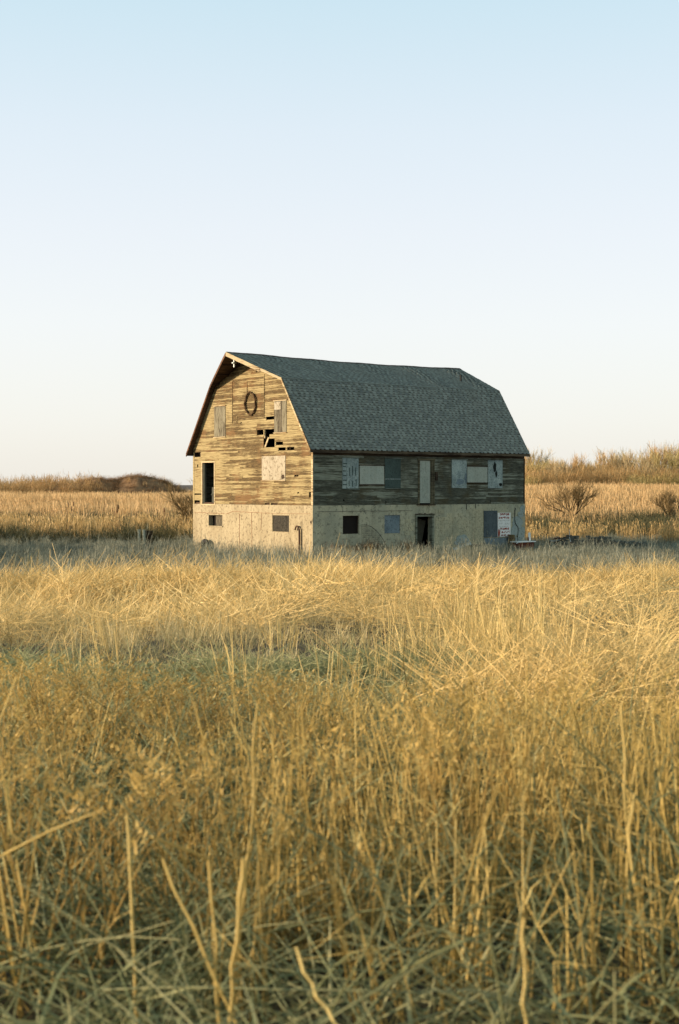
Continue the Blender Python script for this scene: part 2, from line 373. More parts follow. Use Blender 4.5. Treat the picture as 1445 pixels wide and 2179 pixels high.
# ---- siding
def wall_parts(name, mat):
    """the wall behind the boards: sill plate and studs, whose children are the clapboards"""
    return name, mat
mb = MB()
for y in np.arange(.3, Wb, .55):
    ztop = 2.5 + (5.1 - 2.5)
    yy = min(y, Wb - y)
    zt_ = 5.2 + (yy + .24) * (8.84 - 5.23) / 2.39 - .3 if yy < 2.15 else 8.84 + (yy - 2.15) * 1.46 / 3.25 - .25
    if 8.7 < y < 9.95 or 2.2 < y < 3.15 or 3.2 < y < 4.05: continue
    mb.box(.045, .14, y - .022, y + .022, HF + .09, zt_ - .02)
mb.box(.045, .15, 0.05, Wb - .05, HF, HF + .088)
gw = mb.build('gable_wall', M['raw_inside'], barn)
for (y_, z0_, z1_) in [(4.08, 5.9, 7.1), (2.16, 5.0, 5.95), (3.12, 5.3, 6.0)]:
    mb = MB(); mb.box(.0, .07, y_ - .025, y_ + .025, z0_, z1_); mb.build('stud', M['trim_light'], barn)
mb = MB(); mb.box(.02, .06, -.05, .05, -.36, .30, 0, Matrix.Translation((0, 3.93, 5.68)) @ Matrix.Rotation(R(33), 4, 'X')); mb.build('brace', M['trim_light'], barn)
mb = MB()
for x in np.arange(.3, Lb, .6):
    if 6.8 < x < 7.95: continue
    mb.box(x - .022, x + .022, .045, .14, HF + .09, 5.0)
mb.box(.05, 6.8, .045, .15, HF, HF + .088); mb.box(7.9, Lb - .05, .045, .15, HF, HF + .088)
mb.box(.05, Lb - .05, .045, .15, 5.01, 5.15)
swl = mb.build('side_wall', M['trim_dark'], barn)

BOARDS = []
def clapboard(parent, plc, a0b, a0t, a1b, a1t, z, e, mat, rough=.006, lapth=.034):
    """one board: thick lower edge, thin upper edge, slightly uneven along its length"""
    n = max(2, min(12, int((a1b - a0b) / .3)))
    vs_ = []; tw = random.uniform(-.006, .006); dz = random.uniform(-rough, rough) * .7
    for k in range(n + 1):
        t = k / n; ub = a0b + (a1b - a0b) * t; ut = a0t + (a1t - a0t) * t
        w_ = random.uniform(-rough, rough) * (1 if 0 < k < n else 1.4); o_ = tw * (t - .5) * 2 + random.uniform(-.003, .003)
        vs_ += [plc(ub, -lapth - o_ + random.uniform(-.004, .002), z + w_ + dz), plc(ut, -.008, z + e * 1.22), plc(ub, -.004, z + w_ + dz), plc(ut, .010, z + e * 1.22)]
    fs_ = []
    for k in range(n):
        a = k * 4; b_ = a + 4
        fs_ += [(a, b_, b_ + 1, a + 1), (a + 2, b_ + 2, b_, a), (a + 3, a + 1, b_ + 1, b_ + 3), (a + 2, a + 3, b_ + 3, b_ + 2)]
    fs_ += [(0, 1, 3, 2), (n * 4, n * 4 + 2, n * 4 + 3, n * 4 + 1)]
    mb = MB(); mb.add(vs_, fs_)
    mb.m = [1 if i % 4 == 1 and i < 4 * n else 0 for i in range(len(fs_))]  # dark material on the lower edges paints in the shadow line under each lap
    BOARDS.append((a1b - a0b, len(BOARDS), mb, mat, parent))
def subtract(iv, a, b_):
    out = []
    for (s, e) in iv:
        if b_ <= s or a >= e: out.append((s, e)); continue
        if a > s: out.append((s, a))
        if b_ < e: out.append((b_, e))
    return out
# gable boards
gopen = [(8.71, 9.90, 2.49, 4.74), (7.60, 8.70, 6.10, 7.70), (2.12, 3.19, 6.16, 7.72), (2.22, 4.28, 3.76, 4.98)]
gmiss = [(3.24, 3.90, 6.80, 6.98), (4.14, 4.72, 6.13, 6.30), (3.22, 4.06, 6.13, 6.34), (3.16, 4.14, 5.47, 5.86), (3.62, 4.12, 5.86, 5.99), (2.45, 3.07, 5.53, 5.70), (2.22, 2.84, 5.24, 5.38),
         (1.50, 2.11, 5.24, 5.38), (10.06, 10.7, 5.10, 5.24), (3.6, 4.02, 2.55, 2.63), (2.92, 3.5, 2.55, 2.63), (1.1, 1.25, 3.05, 3.14), (.12, .28, 2.95, 3.15), (10.15, 10.7, 2.5, 2.62), (10.3, 10.42, 4.5, 4.62), (1.15, 1.5, 3.95, 4.02), (6.1, 6.22, 6.72, 6.82)]
EX = .0935
def ghalf(z):
    """lower and upper y limit of the gable wall at height z"""
    zz = z + .10
    if zz <= 8.84: return max(0.0, -.24 + max(0, zz - 5.23) * 2.39 / 3.61)
    return 2.15 + (zz - 8.84) * 3.25 / 1.46
z = HF + .005; ng = 0
joints_prev = []
while z < 10.05:
    lo_b, lo_t = ghalf(z), ghalf(z + EX * 1.22)
    hi_b, hi_t = Wb - lo_b, Wb - lo_t
    if hi_t - lo_t < .1: break
    iv = [(lo_b, hi_b)]
    for (a, b_, c, d) in gopen + [(h[0], h[1], h[2] - (.03 if h[3] - h[2] > .12 else 0), h[3] + (.03 if h[3] - h[2] > .12 else 0)) for h in gmiss]:
        if c < z + EX * .55 < d or (c < z + EX * .3 < d and c < z + EX * .8 < d): iv = subtract(iv, a, b_)
    cuts = []
    for (s, e) in iv:
        p = s
        while e - p > 3.4:
            # joints tend to gather on the old loft-door seams
            q = p + random.uniform(1.5, 3.3)
            for seam in (4.08, 6.95):
                if p + .6 < seam < p + 3.4 and 6.6 < z < 9.2: q = seam
            if e - q < .5: break
            cuts.append((p, q - .006)); p = q
        cuts.append((p, e))
    for (s, e) in cuts:
        if e - s < .06: continue
        at_ = lo_t if abs(s - lo_b) < 1e-6 else s; bt_ = hi_t if abs(e - hi_b) < 1e-6 else e
        if random.random() < .008 and z < 5: continue
        clapboard(gw, GAB, s, at_, e, bt_, z, EX, M['gable_wood']); ng += 1
    z += EX
for (y_, z0_, z1_) in [(6.97, 6.75, 8.95), (4.06, 6.95, 9.15), (5.6, 7.9, 8.9), (6.55, 6.75, 7.15)]:
    mb = MB(); mb.box(-.046, -.030, y_ - .022, y_ + .022, z0_, z1_); mb.build('batten', M['gable_wood'], barn)
for (ya_, yb_, z_) in [(4.1, 6.5, 7.12), (4.1, 6.9, 6.92)]:
    mb = MB(); mb.box(-.048, -.031, ya_, yb_, z_, z_ + .04); mb.build('batten', M['gable_wood'], barn)
# side boards
sopen = [(1.80, 2.86, 3.34, 4.84), (2.88, 4.53, 3.53, 4.50), (4.55, 5.62, 3.35, 4.86), (6.79, 7.95, 2.49, 4.88), (9.15, 10.25, 3.35, 4.85), (10.27, 11.78, 3.64, 4.51), (11.80, 12.92, 3.35, 4.87)]
smiss = [(1.86, 1.96, 2.72, 2.80), (4.60, 4.66, 2.5, 2.66), (12.0, 12.05, 2.5, 2.7)]
ns_ = 0; z = HF + .005; SE = .0945
while z < 4.92:
    iv = [(.06, Lb - .06)]
    for (a, b_, c, d) in sopen + smiss:
        if c < z + SE * .55 < d: iv = subtract(iv, a, b_)
    for (s, e) in iv:
        p = s
        while e - p > 4.6:
            q = p + random.uniform(2.2, 4.4)
            if e - q < .6: break
            clapboard(swl, SIDE, p, p, q - .006, q - .006, z, SE, M['side_wood'], .009); ns_ += 1; p = q
        clapboard(swl, SIDE, p, p, e, e, z, SE, M['side_wood'], .009); ns_ += 1
    z += SE

BOARDS.sort(key=lambda q: -q[0])
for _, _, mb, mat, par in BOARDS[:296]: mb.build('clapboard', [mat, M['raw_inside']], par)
rest = MB()
for _, _, mb, mat, par in BOARDS[296:]:
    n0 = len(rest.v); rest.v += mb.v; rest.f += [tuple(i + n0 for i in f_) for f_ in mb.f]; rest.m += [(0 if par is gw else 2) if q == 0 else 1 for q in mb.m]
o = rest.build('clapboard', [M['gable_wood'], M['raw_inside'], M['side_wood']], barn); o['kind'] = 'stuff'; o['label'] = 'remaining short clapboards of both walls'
# frieze board, corner boards
mb = MB(); mb.box(.0, Lb, -.034, .0, 4.99, 5.20); mb.build('frieze_board', M['trim_dark'], barn)
mb = MB(); mb.box(-.034, .0, -.036, .10, HF, 5.18); mb.build('corner_board', M['trim_light'], barn)
mb = MB(); mb.box(.001, .055, -.040, -.012, HF, 4.985); mb.build('corner_board', wood('corner_green', (.16, .20, .16), (.10, .13, .10), (.05, .06, .05), .5), barn)
mb = MB(); mb.box(-.034, .0, Wb - .11, Wb + .03, HF, 5.1); mb.build('corner_board', M['gable_wood'], barn)
mb = MB(); mb.box(Lb - .06, Lb + .034, -.036, .0, HF, 4.985); mb.build('corner_board', M['trim_dark'], barn)
# far walls
mb = MB()
for k in range(26):
    z = HF + k * .1; mb.add([(0, Wb + .026, z), (Lb, Wb + .026, z), (Lb, Wb, z + .1), (0, Wb, z + .1)], [(0, 3, 2, 1)]); mb.add([(0, Wb, z), (Lb, Wb, z), (Lb, Wb + .026, z), (0, Wb + .026, z)], [(0, 1, 2, 3)])
mb.box(.02, Lb - .02, Wb - .04, Wb - .001, HF, 5.15)
mb.build('rear_wall', M['side_wood'], barn)
mb = MB(); pr = [(0.02, HF), (Wb - .02, HF), (Wb - .02, 5.1), (Wb - 2.1, 8.72), (5.4, 10.15), (2.1, 8.72), (.02, 5.1)]
mb.poly([(Lb, y, z) for y, z in pr]); mb.poly([(Lb - .05, y, z) for y, z in pr][::-1])
z = HF
while z < 10.0:
    lo = max(.02, ghalf(z + .06)); mb.add([(Lb + .026, lo, z), (Lb + .026, Wb - lo, z), (Lb + .001, Wb - lo, z + .1), (Lb + .001, lo, z + .1)], [(0, 1, 2, 3)]); z += .1
mb.build('rear_gable', M['side_wood'], barn)
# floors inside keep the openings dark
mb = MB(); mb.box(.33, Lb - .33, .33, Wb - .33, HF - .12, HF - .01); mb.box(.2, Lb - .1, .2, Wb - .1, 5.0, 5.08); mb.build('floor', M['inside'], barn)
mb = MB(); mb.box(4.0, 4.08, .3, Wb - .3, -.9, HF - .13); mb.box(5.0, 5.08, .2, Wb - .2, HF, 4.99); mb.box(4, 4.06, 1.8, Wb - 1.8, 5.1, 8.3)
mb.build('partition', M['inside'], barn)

# ---- roof
def sagz(x, lvl): return -(.10 if lvl == 2 else .03 if lvl == 1 else 0) * math.sin(math.pi * min(1, max(0, (x + .3) / (Lb + .5)))) + (.012 * math.sin(x * 1.9) if lvl else 0)
ROWS = {}
def prof(seg, t, x, mirror=False):
    """point on the roof: seg 0 lower slope, 1 upper slope; t from 0 (low) to 1 (high)"""
    A, B = (EAVE, KNEE) if seg == 0 else (KNEE, RIDGE)
    y = A[0] + (B[0] - A[0]) * t; z = A[1] + (B[1] - A[1]) * t
    sA, sB = (0, 1) if seg == 0 else (1, 2)
    z += sagz(x, sA) * (1 - t) + sagz(x, sB) * t
    if mirror: y = Wb - y
    return Vector((x, y, z))
def xfront(seg, t): return XF_E if seg == 0 else XF_K + (XF_R - XF_K) * t
nrm = {}
for seg, (A, B) in enumerate(((EAVE, KNEE), (KNEE, RIDGE))):
    d = Vector((0, B[0] - A[0], B[1] - A[1])); L_ = d.length; nrm[seg] = (Vector((0, -d.z, d.y)) / L_, L_)
mb = MB(); NXS = 18; TH_ = .11
for mir in (False, True):
    for seg in (0, 1):
        nv = nrm[seg][0].copy();
        if mir: nv.y = -nv.y
        for i in range(NXS):
            q = []
            for t in (0, 1):
                xf = xfront(seg, t)
                x0 = xf + (XR - xf) * i / NXS; x1 = xf + (XR - xf) * (i + 1) / NXS
                q.append((prof(seg, t, x0, mir), prof(seg, t, x1, mir)))
            (a, b_), (d, c) = q[0], q[1]; lo_ = [p - Vector((0, 0, TH_)) for p in (a, b_, c, d)]
            up = [a, b_, c, d]
            mb.poly(up if not mir else up[::-1], 0); mb.poly(lo_[::-1] if not mir else lo_, 1)
            if seg == 0: mb.poly([lo_[0], lo_[1], b_, a], 1)
            if i == 0: mb.poly([lo_[3], lo_[0], a, d], 1)
            if i == NXS - 1: mb.poly([lo_[1], lo_[2], c, b_], 1)
roof = mb.build('roof', [M['deck_dark'], M['raw_inside']], barn)
# shingle courses: a strip per course and thicker tabs that hang below it
EXP = .158
strips = MB(); tabs = MB(); tab_specs = []
for mir in (False, True):
    for seg in (0, 1):
        nv, L_ = nrm[seg]; nv = nv.copy()
        if mir: nv.y = -nv.y
        nr = int(L_ / EXP); ex = L_ / nr
        for r_ in range(nr):
            t0 = (r_ + .30) / nr; t1 = min(1.0, (r_ + 1.12) / nr)
            xf = min(xfront(seg, t0), xfront(seg, t1)) if seg else XF_E
            xf = xfront(seg, t0)
            for i in range(10):
                xa = xf + (XR - xf) * i / 10; xb = xf + (XR - xf) * (i + 1) / 10
                a = prof(seg, t0, xa, mir) + nv * .012; b_ = prof(seg, t0, xb, mir) + nv * .012
                c = prof(seg, t1, xb, mir) + nv * .004; d = prof(seg, t1, xa, mir) + nv * .004
                e = prof(seg, t0, xa, mir) + nv * .001; f_ = prof(seg, t0, xb, mir) + nv * .001
                if mir: strips.poly([d, c, b_, a]); strips.poly([a, b_, f_, e])
                else: strips.poly([a, b_, c, d]); strips.poly([e, f_, b_, a])
            x = xf + random.uniform(0, .2)
            while x < XR - .1:
                w_ = random.uniform(.13, .24)
                tab_specs.append((mir, seg, r_, nr, x, min(w_, XR - x), 0)); x += w_ + random.uniform(.09, .2)
strips.build('shingle_course', M['shingle'], roof)['kind'] = 'stuff'
front = [s for s in tab_specs if not s[0] and s[1] == 0]
front.sort(key=lambda s: s[4]); chosen = set(id(s) for s in front[:298])
tabmesh = []
def tab_geo(w_, ex): return [(0, -.004, 0), (w_, -.004, 0), (w_, ex * .9, 0), (0, ex * .9, 0), (0, -.004, .016), (w_, -.004, .016), (w_, ex * .9, .005), (0, ex * .9, .005)]
TABF = [(0, 3, 2, 1), (4, 5, 6, 7), (0, 1, 5, 4), (1, 2, 6, 5), (2, 3, 7, 6), (3, 0, 4, 7)]
mshing = [plain('shingle_tab', (.235, .255, .22), .3, 3, .9), plain('shingle_tab_dark', (.18, .195, .175), .3, 3, .9), plain('shingle_tab_pale', (.27, .29, .25), .3, 3, .9)]
for k in range(9):
    mt = MB(); mt.add(tab_geo(.13 + .014 * k, nrm[0][1] / int(nrm[0][1] / EXP)), TABF); tabmesh.append(mt.mesh('shingle', mshing[k % 3]))
for s in tab_specs:
    mir, seg, r_, nr, x, w_, _ = s
    nv, L_ = nrm[seg]; ex = L_ / nr; t0 = r_ / nr
    p = prof(seg, t0, x + w_ / 2, mir); p.x = x
    ang = math.atan2((KNEE[1] - EAVE[1]) if seg == 0 else (RIDGE[1] - KNEE[1]), (KNEE[0] - EAVE[0]) if seg == 0 else (RIDGE[0] - KNEE[0]))
    if id(s) in chosen:
        k = int(min(8, max(0, (w_ - .13) / .014)))
        o = bpy.data.objects.new('shingle', tabmesh[k]); COL.objects.link(o); o.parent = roof
        o.location = p + nv * .004; o.rotation_euler = (ang, 0, random.uniform(-.012, .012)); continue
    geo = [Vector(v_) for v_ in tab_geo(w_, ex)]
    Rm = Matrix.Rotation(ang, 3, 'X'); nn = nv
    pts = [Rm @ v_ + nn * .004 for v_ in geo]
    if mir: pts = [Vector((v_.x, -v_.y, v_.z)) for v_ in pts]
    mi_ = random.choice((0, 0, 1, 2))
    tabs.add([p + v_ for v_ in pts] if not mir else [p + v_ for v_ in pts], TABF if not mir else [f_[::-1] for f_ in TABF], mi_)
o = tabs.build('shingle', mshing, roof); o['kind'] = 'stuff'; o['label'] = 'remaining shingle tabs of the roof slopes'
# ridge cap and knee flashing
mb = MB()
for i in range(40):
    x0 = XF_R + (XR - XF_R) * i / 40; x1 = XF_R + (XR - XF_R) * (i + 1) / 40 - .015; up = Vector((0, 0, .028 + .004 * (i % 2)))
    a, b_ = prof(1, 1, x0) + up, prof(1, 1, x1) + up
    for s_ in (-1, 1):
        c = a + Vector((0, s_ * .15, -.068)); d = b_ + Vector((0, s_ * .15, -.068))
        mb.poly([a, b_, d, c] if s_ > 0 else [c, d, b_, a]); mb.poly([c, d, d - Vector((0, 0, .02)), c - Vector((0, 0, .02))])
mb.build('ridge_cap', plain('ridge_brown', (.10, .075, .06), .4, 4), roof)
mb = MB()
for mir in (False, True):
    for i in range(16):
        x0 = XF_K + (XR - XF_K) * i / 16; x1 = XF_K + (XR - XF_K) * (i + 1) / 16
        a, b_ = prof(1, 0.012, x0, mir), prof(1, 0.012, x1, mir); s_ = -1 if not mir else 1
        up = Vector((0, 0, .02)); lip = Vector((0, s_ * .075, -.04))
        mb.poly([a + up, b_ + up, b_ + lip, a + lip]); mb.poly([a + lip, b_ + lip, b_ + lip - Vector((0, 0, .075)), a + lip - Vector((0, 0, .075))], 1)  # dark lower strip paints the shade under the flashing lip
mb.build('knee_flashing', [M['shingle'], M['deck_dark']], roof)
mb = MB(); p = prof(1, .38, 13.0); mb.tube([p - Vector((0, 0, .05)), p + Vector((0, 0, .30))], .055, 8); mb.tube([p + Vector((0, 0, .30)), p + Vector((0, 0, .34))], .075, 8)
mb.build('vent_pipe', M['rubber'], roof)
# barge boards along the gable edge
def barge(A, B, name, mat, depth=.17, th=.045, off=-.012):
    mb = MB(); A, B = Vector(A), Vector(B); n = 6; vs_ = []
    for k in range(n + 1):
        p = A + (B - A) * k / n; j = random.uniform(-.008, .008)
        vs_ += [p + Vector((off - th, 0, j + .012)), p + Vector((off, 0, j + .012)), p + Vector((off, 0, -depth + j)), p + Vector((off - th, 0, -depth + j))]
    fs_ = [(k * 4 + i, k * 4 + (i + 1) % 4, k * 4 + 4 + (i + 1) % 4, k * 4 + 4 + i) for k in range(n) for i in range(4)] + [(3, 2, 1, 0), (n * 4, n * 4 + 1, n * 4 + 2, n * 4 + 3)]
    mb.add(vs_, fs_); return mb.build(name, mat, barn)
ap = prof(1, 1, XF_R); kr = prof(1, 0, XF_K); er = prof(0, 0, XF_E); kl = prof(1, 0, XF_K, True); el = prof(0, 0, XF_E, True)
barge(ap, ap + (kr - ap) * .62, 'barge_board', M['trim_light'], .20)
barge(ap + (kr - ap) * .625, kr, 'barge_board', M['trim_light'], .12, .03)
barge(kr + Vector((0, 0, -.01)), er, 'barge_board', M['trim_light'], .14)
barge(ap + (kl - ap) * .02, kl, 'barge_board', wood('barge_brown', (.16, .085, .045), (.11, .055, .03), (.05, .025, .012), .5), .15)
barge(kl + Vector((0, 0, -.01)), el, 'barge_board', wood('barge_red', (.20, .10, .05), (.13, .06, .032), (.06, .028, .015), .5), .16)
mb = MB()   # wall-side trim under the rake, both lower slopes, and lookouts under the hood
for s_ in (0, 1):
    for f in (.12, .42, .72):
        a = prof(1, f, xfront(1, f), bool(s_)) + Vector((.05, 0, -.16)); b_ = prof(1, f, .02, bool(s_)) + Vector((0, 0, -.16)); mb.tube([a, b_], .04, 4)
mb.tube([ap + Vector((.1, 0, -.2)), Vector((.4, 5.4, 10.08))], .07, 4)
mb.tube([prof(1, .97, -1.2) + Vector((0, 0, -.17)), Vector((0.05, 5.25, 9.6))], .03, 4)
mb.build('lookout', M['raw_inside'], barn)
mb = MB(); mb.box(-1.02, -.97, 5.33, 5.40, 9.55, 9.95); mb.box(-1.10, -.9, 5.30, 5.43, 9.74, 9.80); mb.build('hay_hook', M['metal_pale'], barn)
# eave boards of the long side
mb = MB()
for i in range(12):
    x0 = XF_E + (XR - XF_E) * i / 12; x1 = XF_E + (XR - XF_E) * (i + 1) / 12
    mb.box(x0, x1 - .004, EAVE[0] - .022, EAVE[0] + .006, EAVE[1] - .15 + .004 * (i % 3), EAVE[1] - .012)
mb.build('eave_board', M['trim_dark'], barn)
mb = MB(); mb.box(XF_E + .02, XR - .02, EAVE[0] + .01, -.035, EAVE[1] - .125, EAVE[1] - .10); mb.build('soffit', M['raw_inside'], barn)

# ---- doors, windows, shutters
def rect_frame(mb, plc, u0, u1, z0, z1, w_, proud, back=.0, bottom=True, mi=0):
    def bx(a, b_, c, d):
        p = [plc(u, q, z) for u in (a, b_) for q in (-proud, back) for z in (c, d)]
        mb.add(p, [(0, 1, 3, 2), (4, 6, 7, 5), (0, 4, 5, 1), (2, 3, 7, 6), (0, 2, 6, 4), (1, 5, 7, 3)], mi)
    bx(u0 - w_, u0, z0, z1); bx(u1, u1 + w_, z0, z1); bx(u0 - w_, u1 + w_, z1 + .0005, z1 + w_)
    if bottom: bx(u0 - w_ - .02, u1 + w_ + .02, z0 - w_ * .7, z0 - .0005)
def pbox(mb, plc, a, b_, d0, d1, c, d, mi=0):
    p = [plc(u, q, z) for u in (a, b_) for q in (d0, d1) for z in (c, d)]
    mb.add(p, [(0, 1, 3, 2), (4, 6, 7, 5), (0, 4, 5, 1), (2, 3, 7, 6), (0, 2, 6, 4), (1, 5, 7, 3)], mi)
def board_cover(name, plc, u0, u1, z0, z1, mat, nb_=0, frame=None, proud=.045, label=None, sill=True, head=True, warp=.006):
    """a window opening closed by vertical planks or by one sheet, with its head strip and sill"""
    mb = MB(); pbox(mb, plc, u0 + .01, u1 - .01, -.002, .02, z0 + .01, z1 - .01); o = mb.build(name, M['trim_dark'] if plc is SIDE else M['board_grey'], barn)
    if label: o['label'] = label
    if nb_:
        w_ = (u1 - u0) / nb_
        for k in range(nb_):
            mb = MB(); j = random.uniform(-warp, warp); pbox(mb, plc, u0 + k * w_ + .004, u0 + (k + 1) * w_ - .004, -proud - j, -.004, z0 + random.uniform(-.012, .012), z1 + random.uniform(-.012, .012)); mb.build('plank', mat, o)
    else:
        mb = MB(); pbox(mb, plc, u0, u1, -proud, -.004, z0, z1); mb.build('sheet', mat, o, .004)
    if frame and head: mb = MB(); pbox(mb, plc, u0 - .04, u1 + .04, -proud - .03, 0, z1 + .012, z1 + .05); mb.build('head_strip', frame, o)
    if frame and sill: mb = MB(); pbox(mb, plc, u0 - .04, u1 + .04, -proud - .04, 0, z0 - .05, z0 - .013); mb.build('sill', frame, o)
    return o
cool_trim_g = plain('jamb_grey', (.13, .135, .10), .4, 5)
# gable
board_cover('shutter', GAB, 7.61, 8.69, 6.10, 7.70, M['board_grey'], 3, M['trim_light'], label='grey boarded loft window, planks with flaked paint')
board_cover('shutter', GAB, 2.13, 3.18, 6.16, 7.72, M['board_grey'], 3, M['trim_light'], label='grey boarded loft window with a pale upper patch')
mb = MB(); pbox(mb, GAB, 2.6, 3.14, -.062, -.053, 7.3, 7.7); mb.build('patch', M['sheet_pale'], barn)
board_cover('window_board', GAB, 2.23, 4.27, 3.76, 4.98, M['sheet_pale'], 0, M['trim_light'], label='large pale plywood sheet with water stains', head=False)
mb = MB()
slab(mb, 2.42, 3.92, .16, .12, .012, lambda u, d, z: (d - .0455, u, z), 12, 3); mb.build('stain_lump', M['trim_dark'], barn)
mb = MB(); rect_frame(mb, GAB, 8.72, 9.89, 2.5, 4.73, .07, .045, .06, True); mb.build('door_frame', M['trim_light'], barn)
mb = MB(); pbox(mb, GAB, 9.80, 9.885, .03, .16, 2.52, 4.7); mb.build('door_jamb', cool_trim_g, barn)
mb = MB(); pbox(mb, GAB, 8.80, 9.45, .3, .36, 2.5, 3.4)
mb.tube([(.9, 8.9, 2.5), (.5, 9.3, 3.1), (.6, 9.1, 3.55)], [.4, .32, .12], 8); mb.build('hay_bale', plain('inside_grey', (.07, .075, .06), .4, 3), barn)
# basement windows of the gable
GF = lambda u, d, z: (d - OF, u, z); SF = lambda u, d, z: (u, d - OF, z)
mb = MB(); pbox(mb, GF, 7.93, 8.85, .20, .23, 1.34, 1.91); mb.build('window_board', M['board_grey'], barn)
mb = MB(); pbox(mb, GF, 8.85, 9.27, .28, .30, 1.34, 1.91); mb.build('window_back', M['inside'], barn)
mb = MB(); pbox(mb, GF, 7.9, 9.3, -.04, .2, 1.28, 1.34); mb.build('window_sill', M['plaster_gable'], barn)
o = empty('window', (0, 0, 0), 0, barn)
for k in range(5):
    mb = MB(); a = 1.95 + k * .282; pbox(mb, GF, a, a + .275, .045 + random.uniform(-.01, .01), .08, 1.16, 1.985); mb.build('plank', wood('plank_mottled', (.22, .19, .13), (.06, .053, .036), (.022, .02, .015), .34, stretch=(3, 3, 1.5)), o)
mb = MB(); rect_frame(mb, GF, 1.95, 3.35, 1.16, 1.985, .04, -.02, .09); mb.build('frame', M['trim_light'], o)
# side wall upper row
cool_trim = wood('trim_cool', (.20, .24, .20), (.10, .11, .09), (.04, .045, .035), .5)
board_cover('shutter', SIDE, 1.81, 2.84, 3.34, 4.84, M['sheet_metal'], 4, cool_trim, label='pale sheet-metal shutter with rows of dark slots')
mb = MB()
for (u, z0, h) in [(2.22, 3.95, .42), (2.42, 4.0, .45), (2.62, 3.98, .4), (2.2, 3.45, .28), (2.42, 3.42, .3), (2.65, 3.45, .35)]:
    pbox(mb, SIDE, u, u + .045, -.058, -.05, z0, z0 + h)
for z0 in (3.5, 3.72, 3.95, 4.18, 4.4, 4.55): pbox(mb, SIDE, 1.84, 2.06 + random.uniform(-.05, .03), -.058, -.05, z0, z0 + .05)
mb.build('slot', M['sheet_green'], barn)
board_cover('window_board', SIDE, 2.92, 4.50, 3.55, 4.48, M['sheet_cool'], 0, M['trim_dark'], label='pale plywood sheet between two shutters')
board_cover('shutter', SIDE, 4.56, 5.61, 3.36, 4.85, M['sheet_green'], 0, cool_trim, label='dark green sheet shutter')
mb = MB(); pbox(mb, SIDE, 4.57, 5.60, -.060, -.046, 3.80, 3.83); mb.build('batten', M['sheet_metal'], barn)
board_cover('shutter', SIDE, 9.16, 10.24, 3.36, 4.84, M['sheet_metal'], 2, cool_trim, label='pale sheet-metal shutter with a dark lower corner', sill=False)
mb = MB(); slab(mb, 9.75, 3.68, .3, .16, .01, lambda u, d, z: (u, d - .052, z), 14, 5); slab(mb, 10.15, 3.9, .07, .3, .012, lambda u, d, z: (u, d - .052, z), 10, 6); mb.build('stain_lump', M['sheet_blue'], barn)
board_cover('window_board', SIDE, 10.28, 11.76, 3.66, 4.50, M['sheet_cool'], 0, M['trim_dark'], label='pale plywood sheet, right of the door')
board_cover('shutter', SIDE, 11.81, 12.91, 3.36, 4.86, M['sheet_metal'], 2, cool_trim, label='pale sheet-metal shutter with a torn dark slit', sill=False)
mb = MB(); slab(mb, 12.3, 4.5, .12, .3, .010, lambda u, d, z: (u, d - .052, z), 12, 8); slab(mb, 12.42, 4.12, .08, .2, .011, lambda u, d, z: (u, d - .052, z), 12, 9); slab(mb, 12.75, 3.55, .12, .1, .011, lambda u, d, z: (u, d - .052, z), 12, 10); mb.build('stain_lump', M['deck_dark'], barn)
# upper side door
dr = empty('door', (0, 0, 0), 0, barn); dr['label'] = 'tall pale panelled upper door'
mb = MB(); pbox(mb, SIDE, 6.90, 7.66, -.012, .03, 2.58, 4.78); mb.build('leaf', M['sheet_cool'], dr)
for (a, b_, c, d) in [(6.95, 7.26, 4.28, 4.70), (7.31, 7.61, 4.28, 4.70), (6.95, 7.61, 3.90, 4.22)]:
    mb = MB(); pbox(mb, SIDE, a, b_, -.026, -.013, c, d); mb.build('panel', M['sheet_cool'], dr)
for k in range(4):
    a = 6.95 + k * .166; mb = MB(); pbox(mb, SIDE, a, a + .155, -.026, -.013, 2.66, 3.84); mb.build('panel', M['sheet_cool'], dr)
mb = MB(); pbox(mb, SIDE, 6.79, 6.90, -.06, .02, 2.51, 4.79); pbox(mb, SIDE, 7.66, 7.94, -.05, .02, 2.51, 4.79); pbox(mb, SIDE, 6.76, 7.97, -.065, .02, 4.791, 4.90)
pbox(mb, SIDE, 7.70, 7.75, -.075, -.051, 2.52, 4.78); pbox(mb, SIDE, 7.86, 7.91, -.07, -.051, 2.52, 4.78)
mb.build('door_frame', wood('frame_olive', (.15, .135, .08), (.085, .07, .04), (.035, .03, .018), .5), barn)
mb = MB(); pbox(mb, SIDE, 6.7, 7.98, -.10, .0, 2.47, 2.508); mb.build('door_sill', M['trim_dark'], barn)
mb = MB(); pbox(mb, SIDE, 7.99, 8.13, -.07, -.03, 3.75, 4.21); rect_frame(mb, lambda u, d, z: (u, d - .03, z), 8.0, 8.12, 3.77, 4.19, .018, .055, 0); mb.build('wall_box', M['trim_dark'], barn)
# basement openings of the side
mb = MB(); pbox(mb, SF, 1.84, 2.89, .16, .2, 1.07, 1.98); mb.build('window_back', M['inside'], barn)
mb = MB(); rect_frame(mb, SF, 1.87, 2.86, 1.10, 1.95, .03, -.10, .16); mb.build('window_frame', M['trim_dark'], barn)
mb = MB(); pbox(mb, SF, 4.55, 5.58, .03, .07, 1.06, 1.97); mb.build('window_board', M['sheet_blue'], barn)
mb = MB(); rect_frame(mb, SF, 6.71, 7.76, -.3, 1.88, .10, .05, .2, False); mb.build('door_frame', wood('frame_grey', (.24, .26, .19), (.13, .13, .09), (.05, .05, .04), .5), barn)
mb = MB()
for k in range(9): pbox(mb, SF, 6.55 + k * .16 + random.uniform(-.02, .02), 6.66 + k * .16, -.075, -.02, 1.985, 2.01 + random.uniform(0, .05))
mb.build('lintel_rubble', M['trim_dark'], barn)
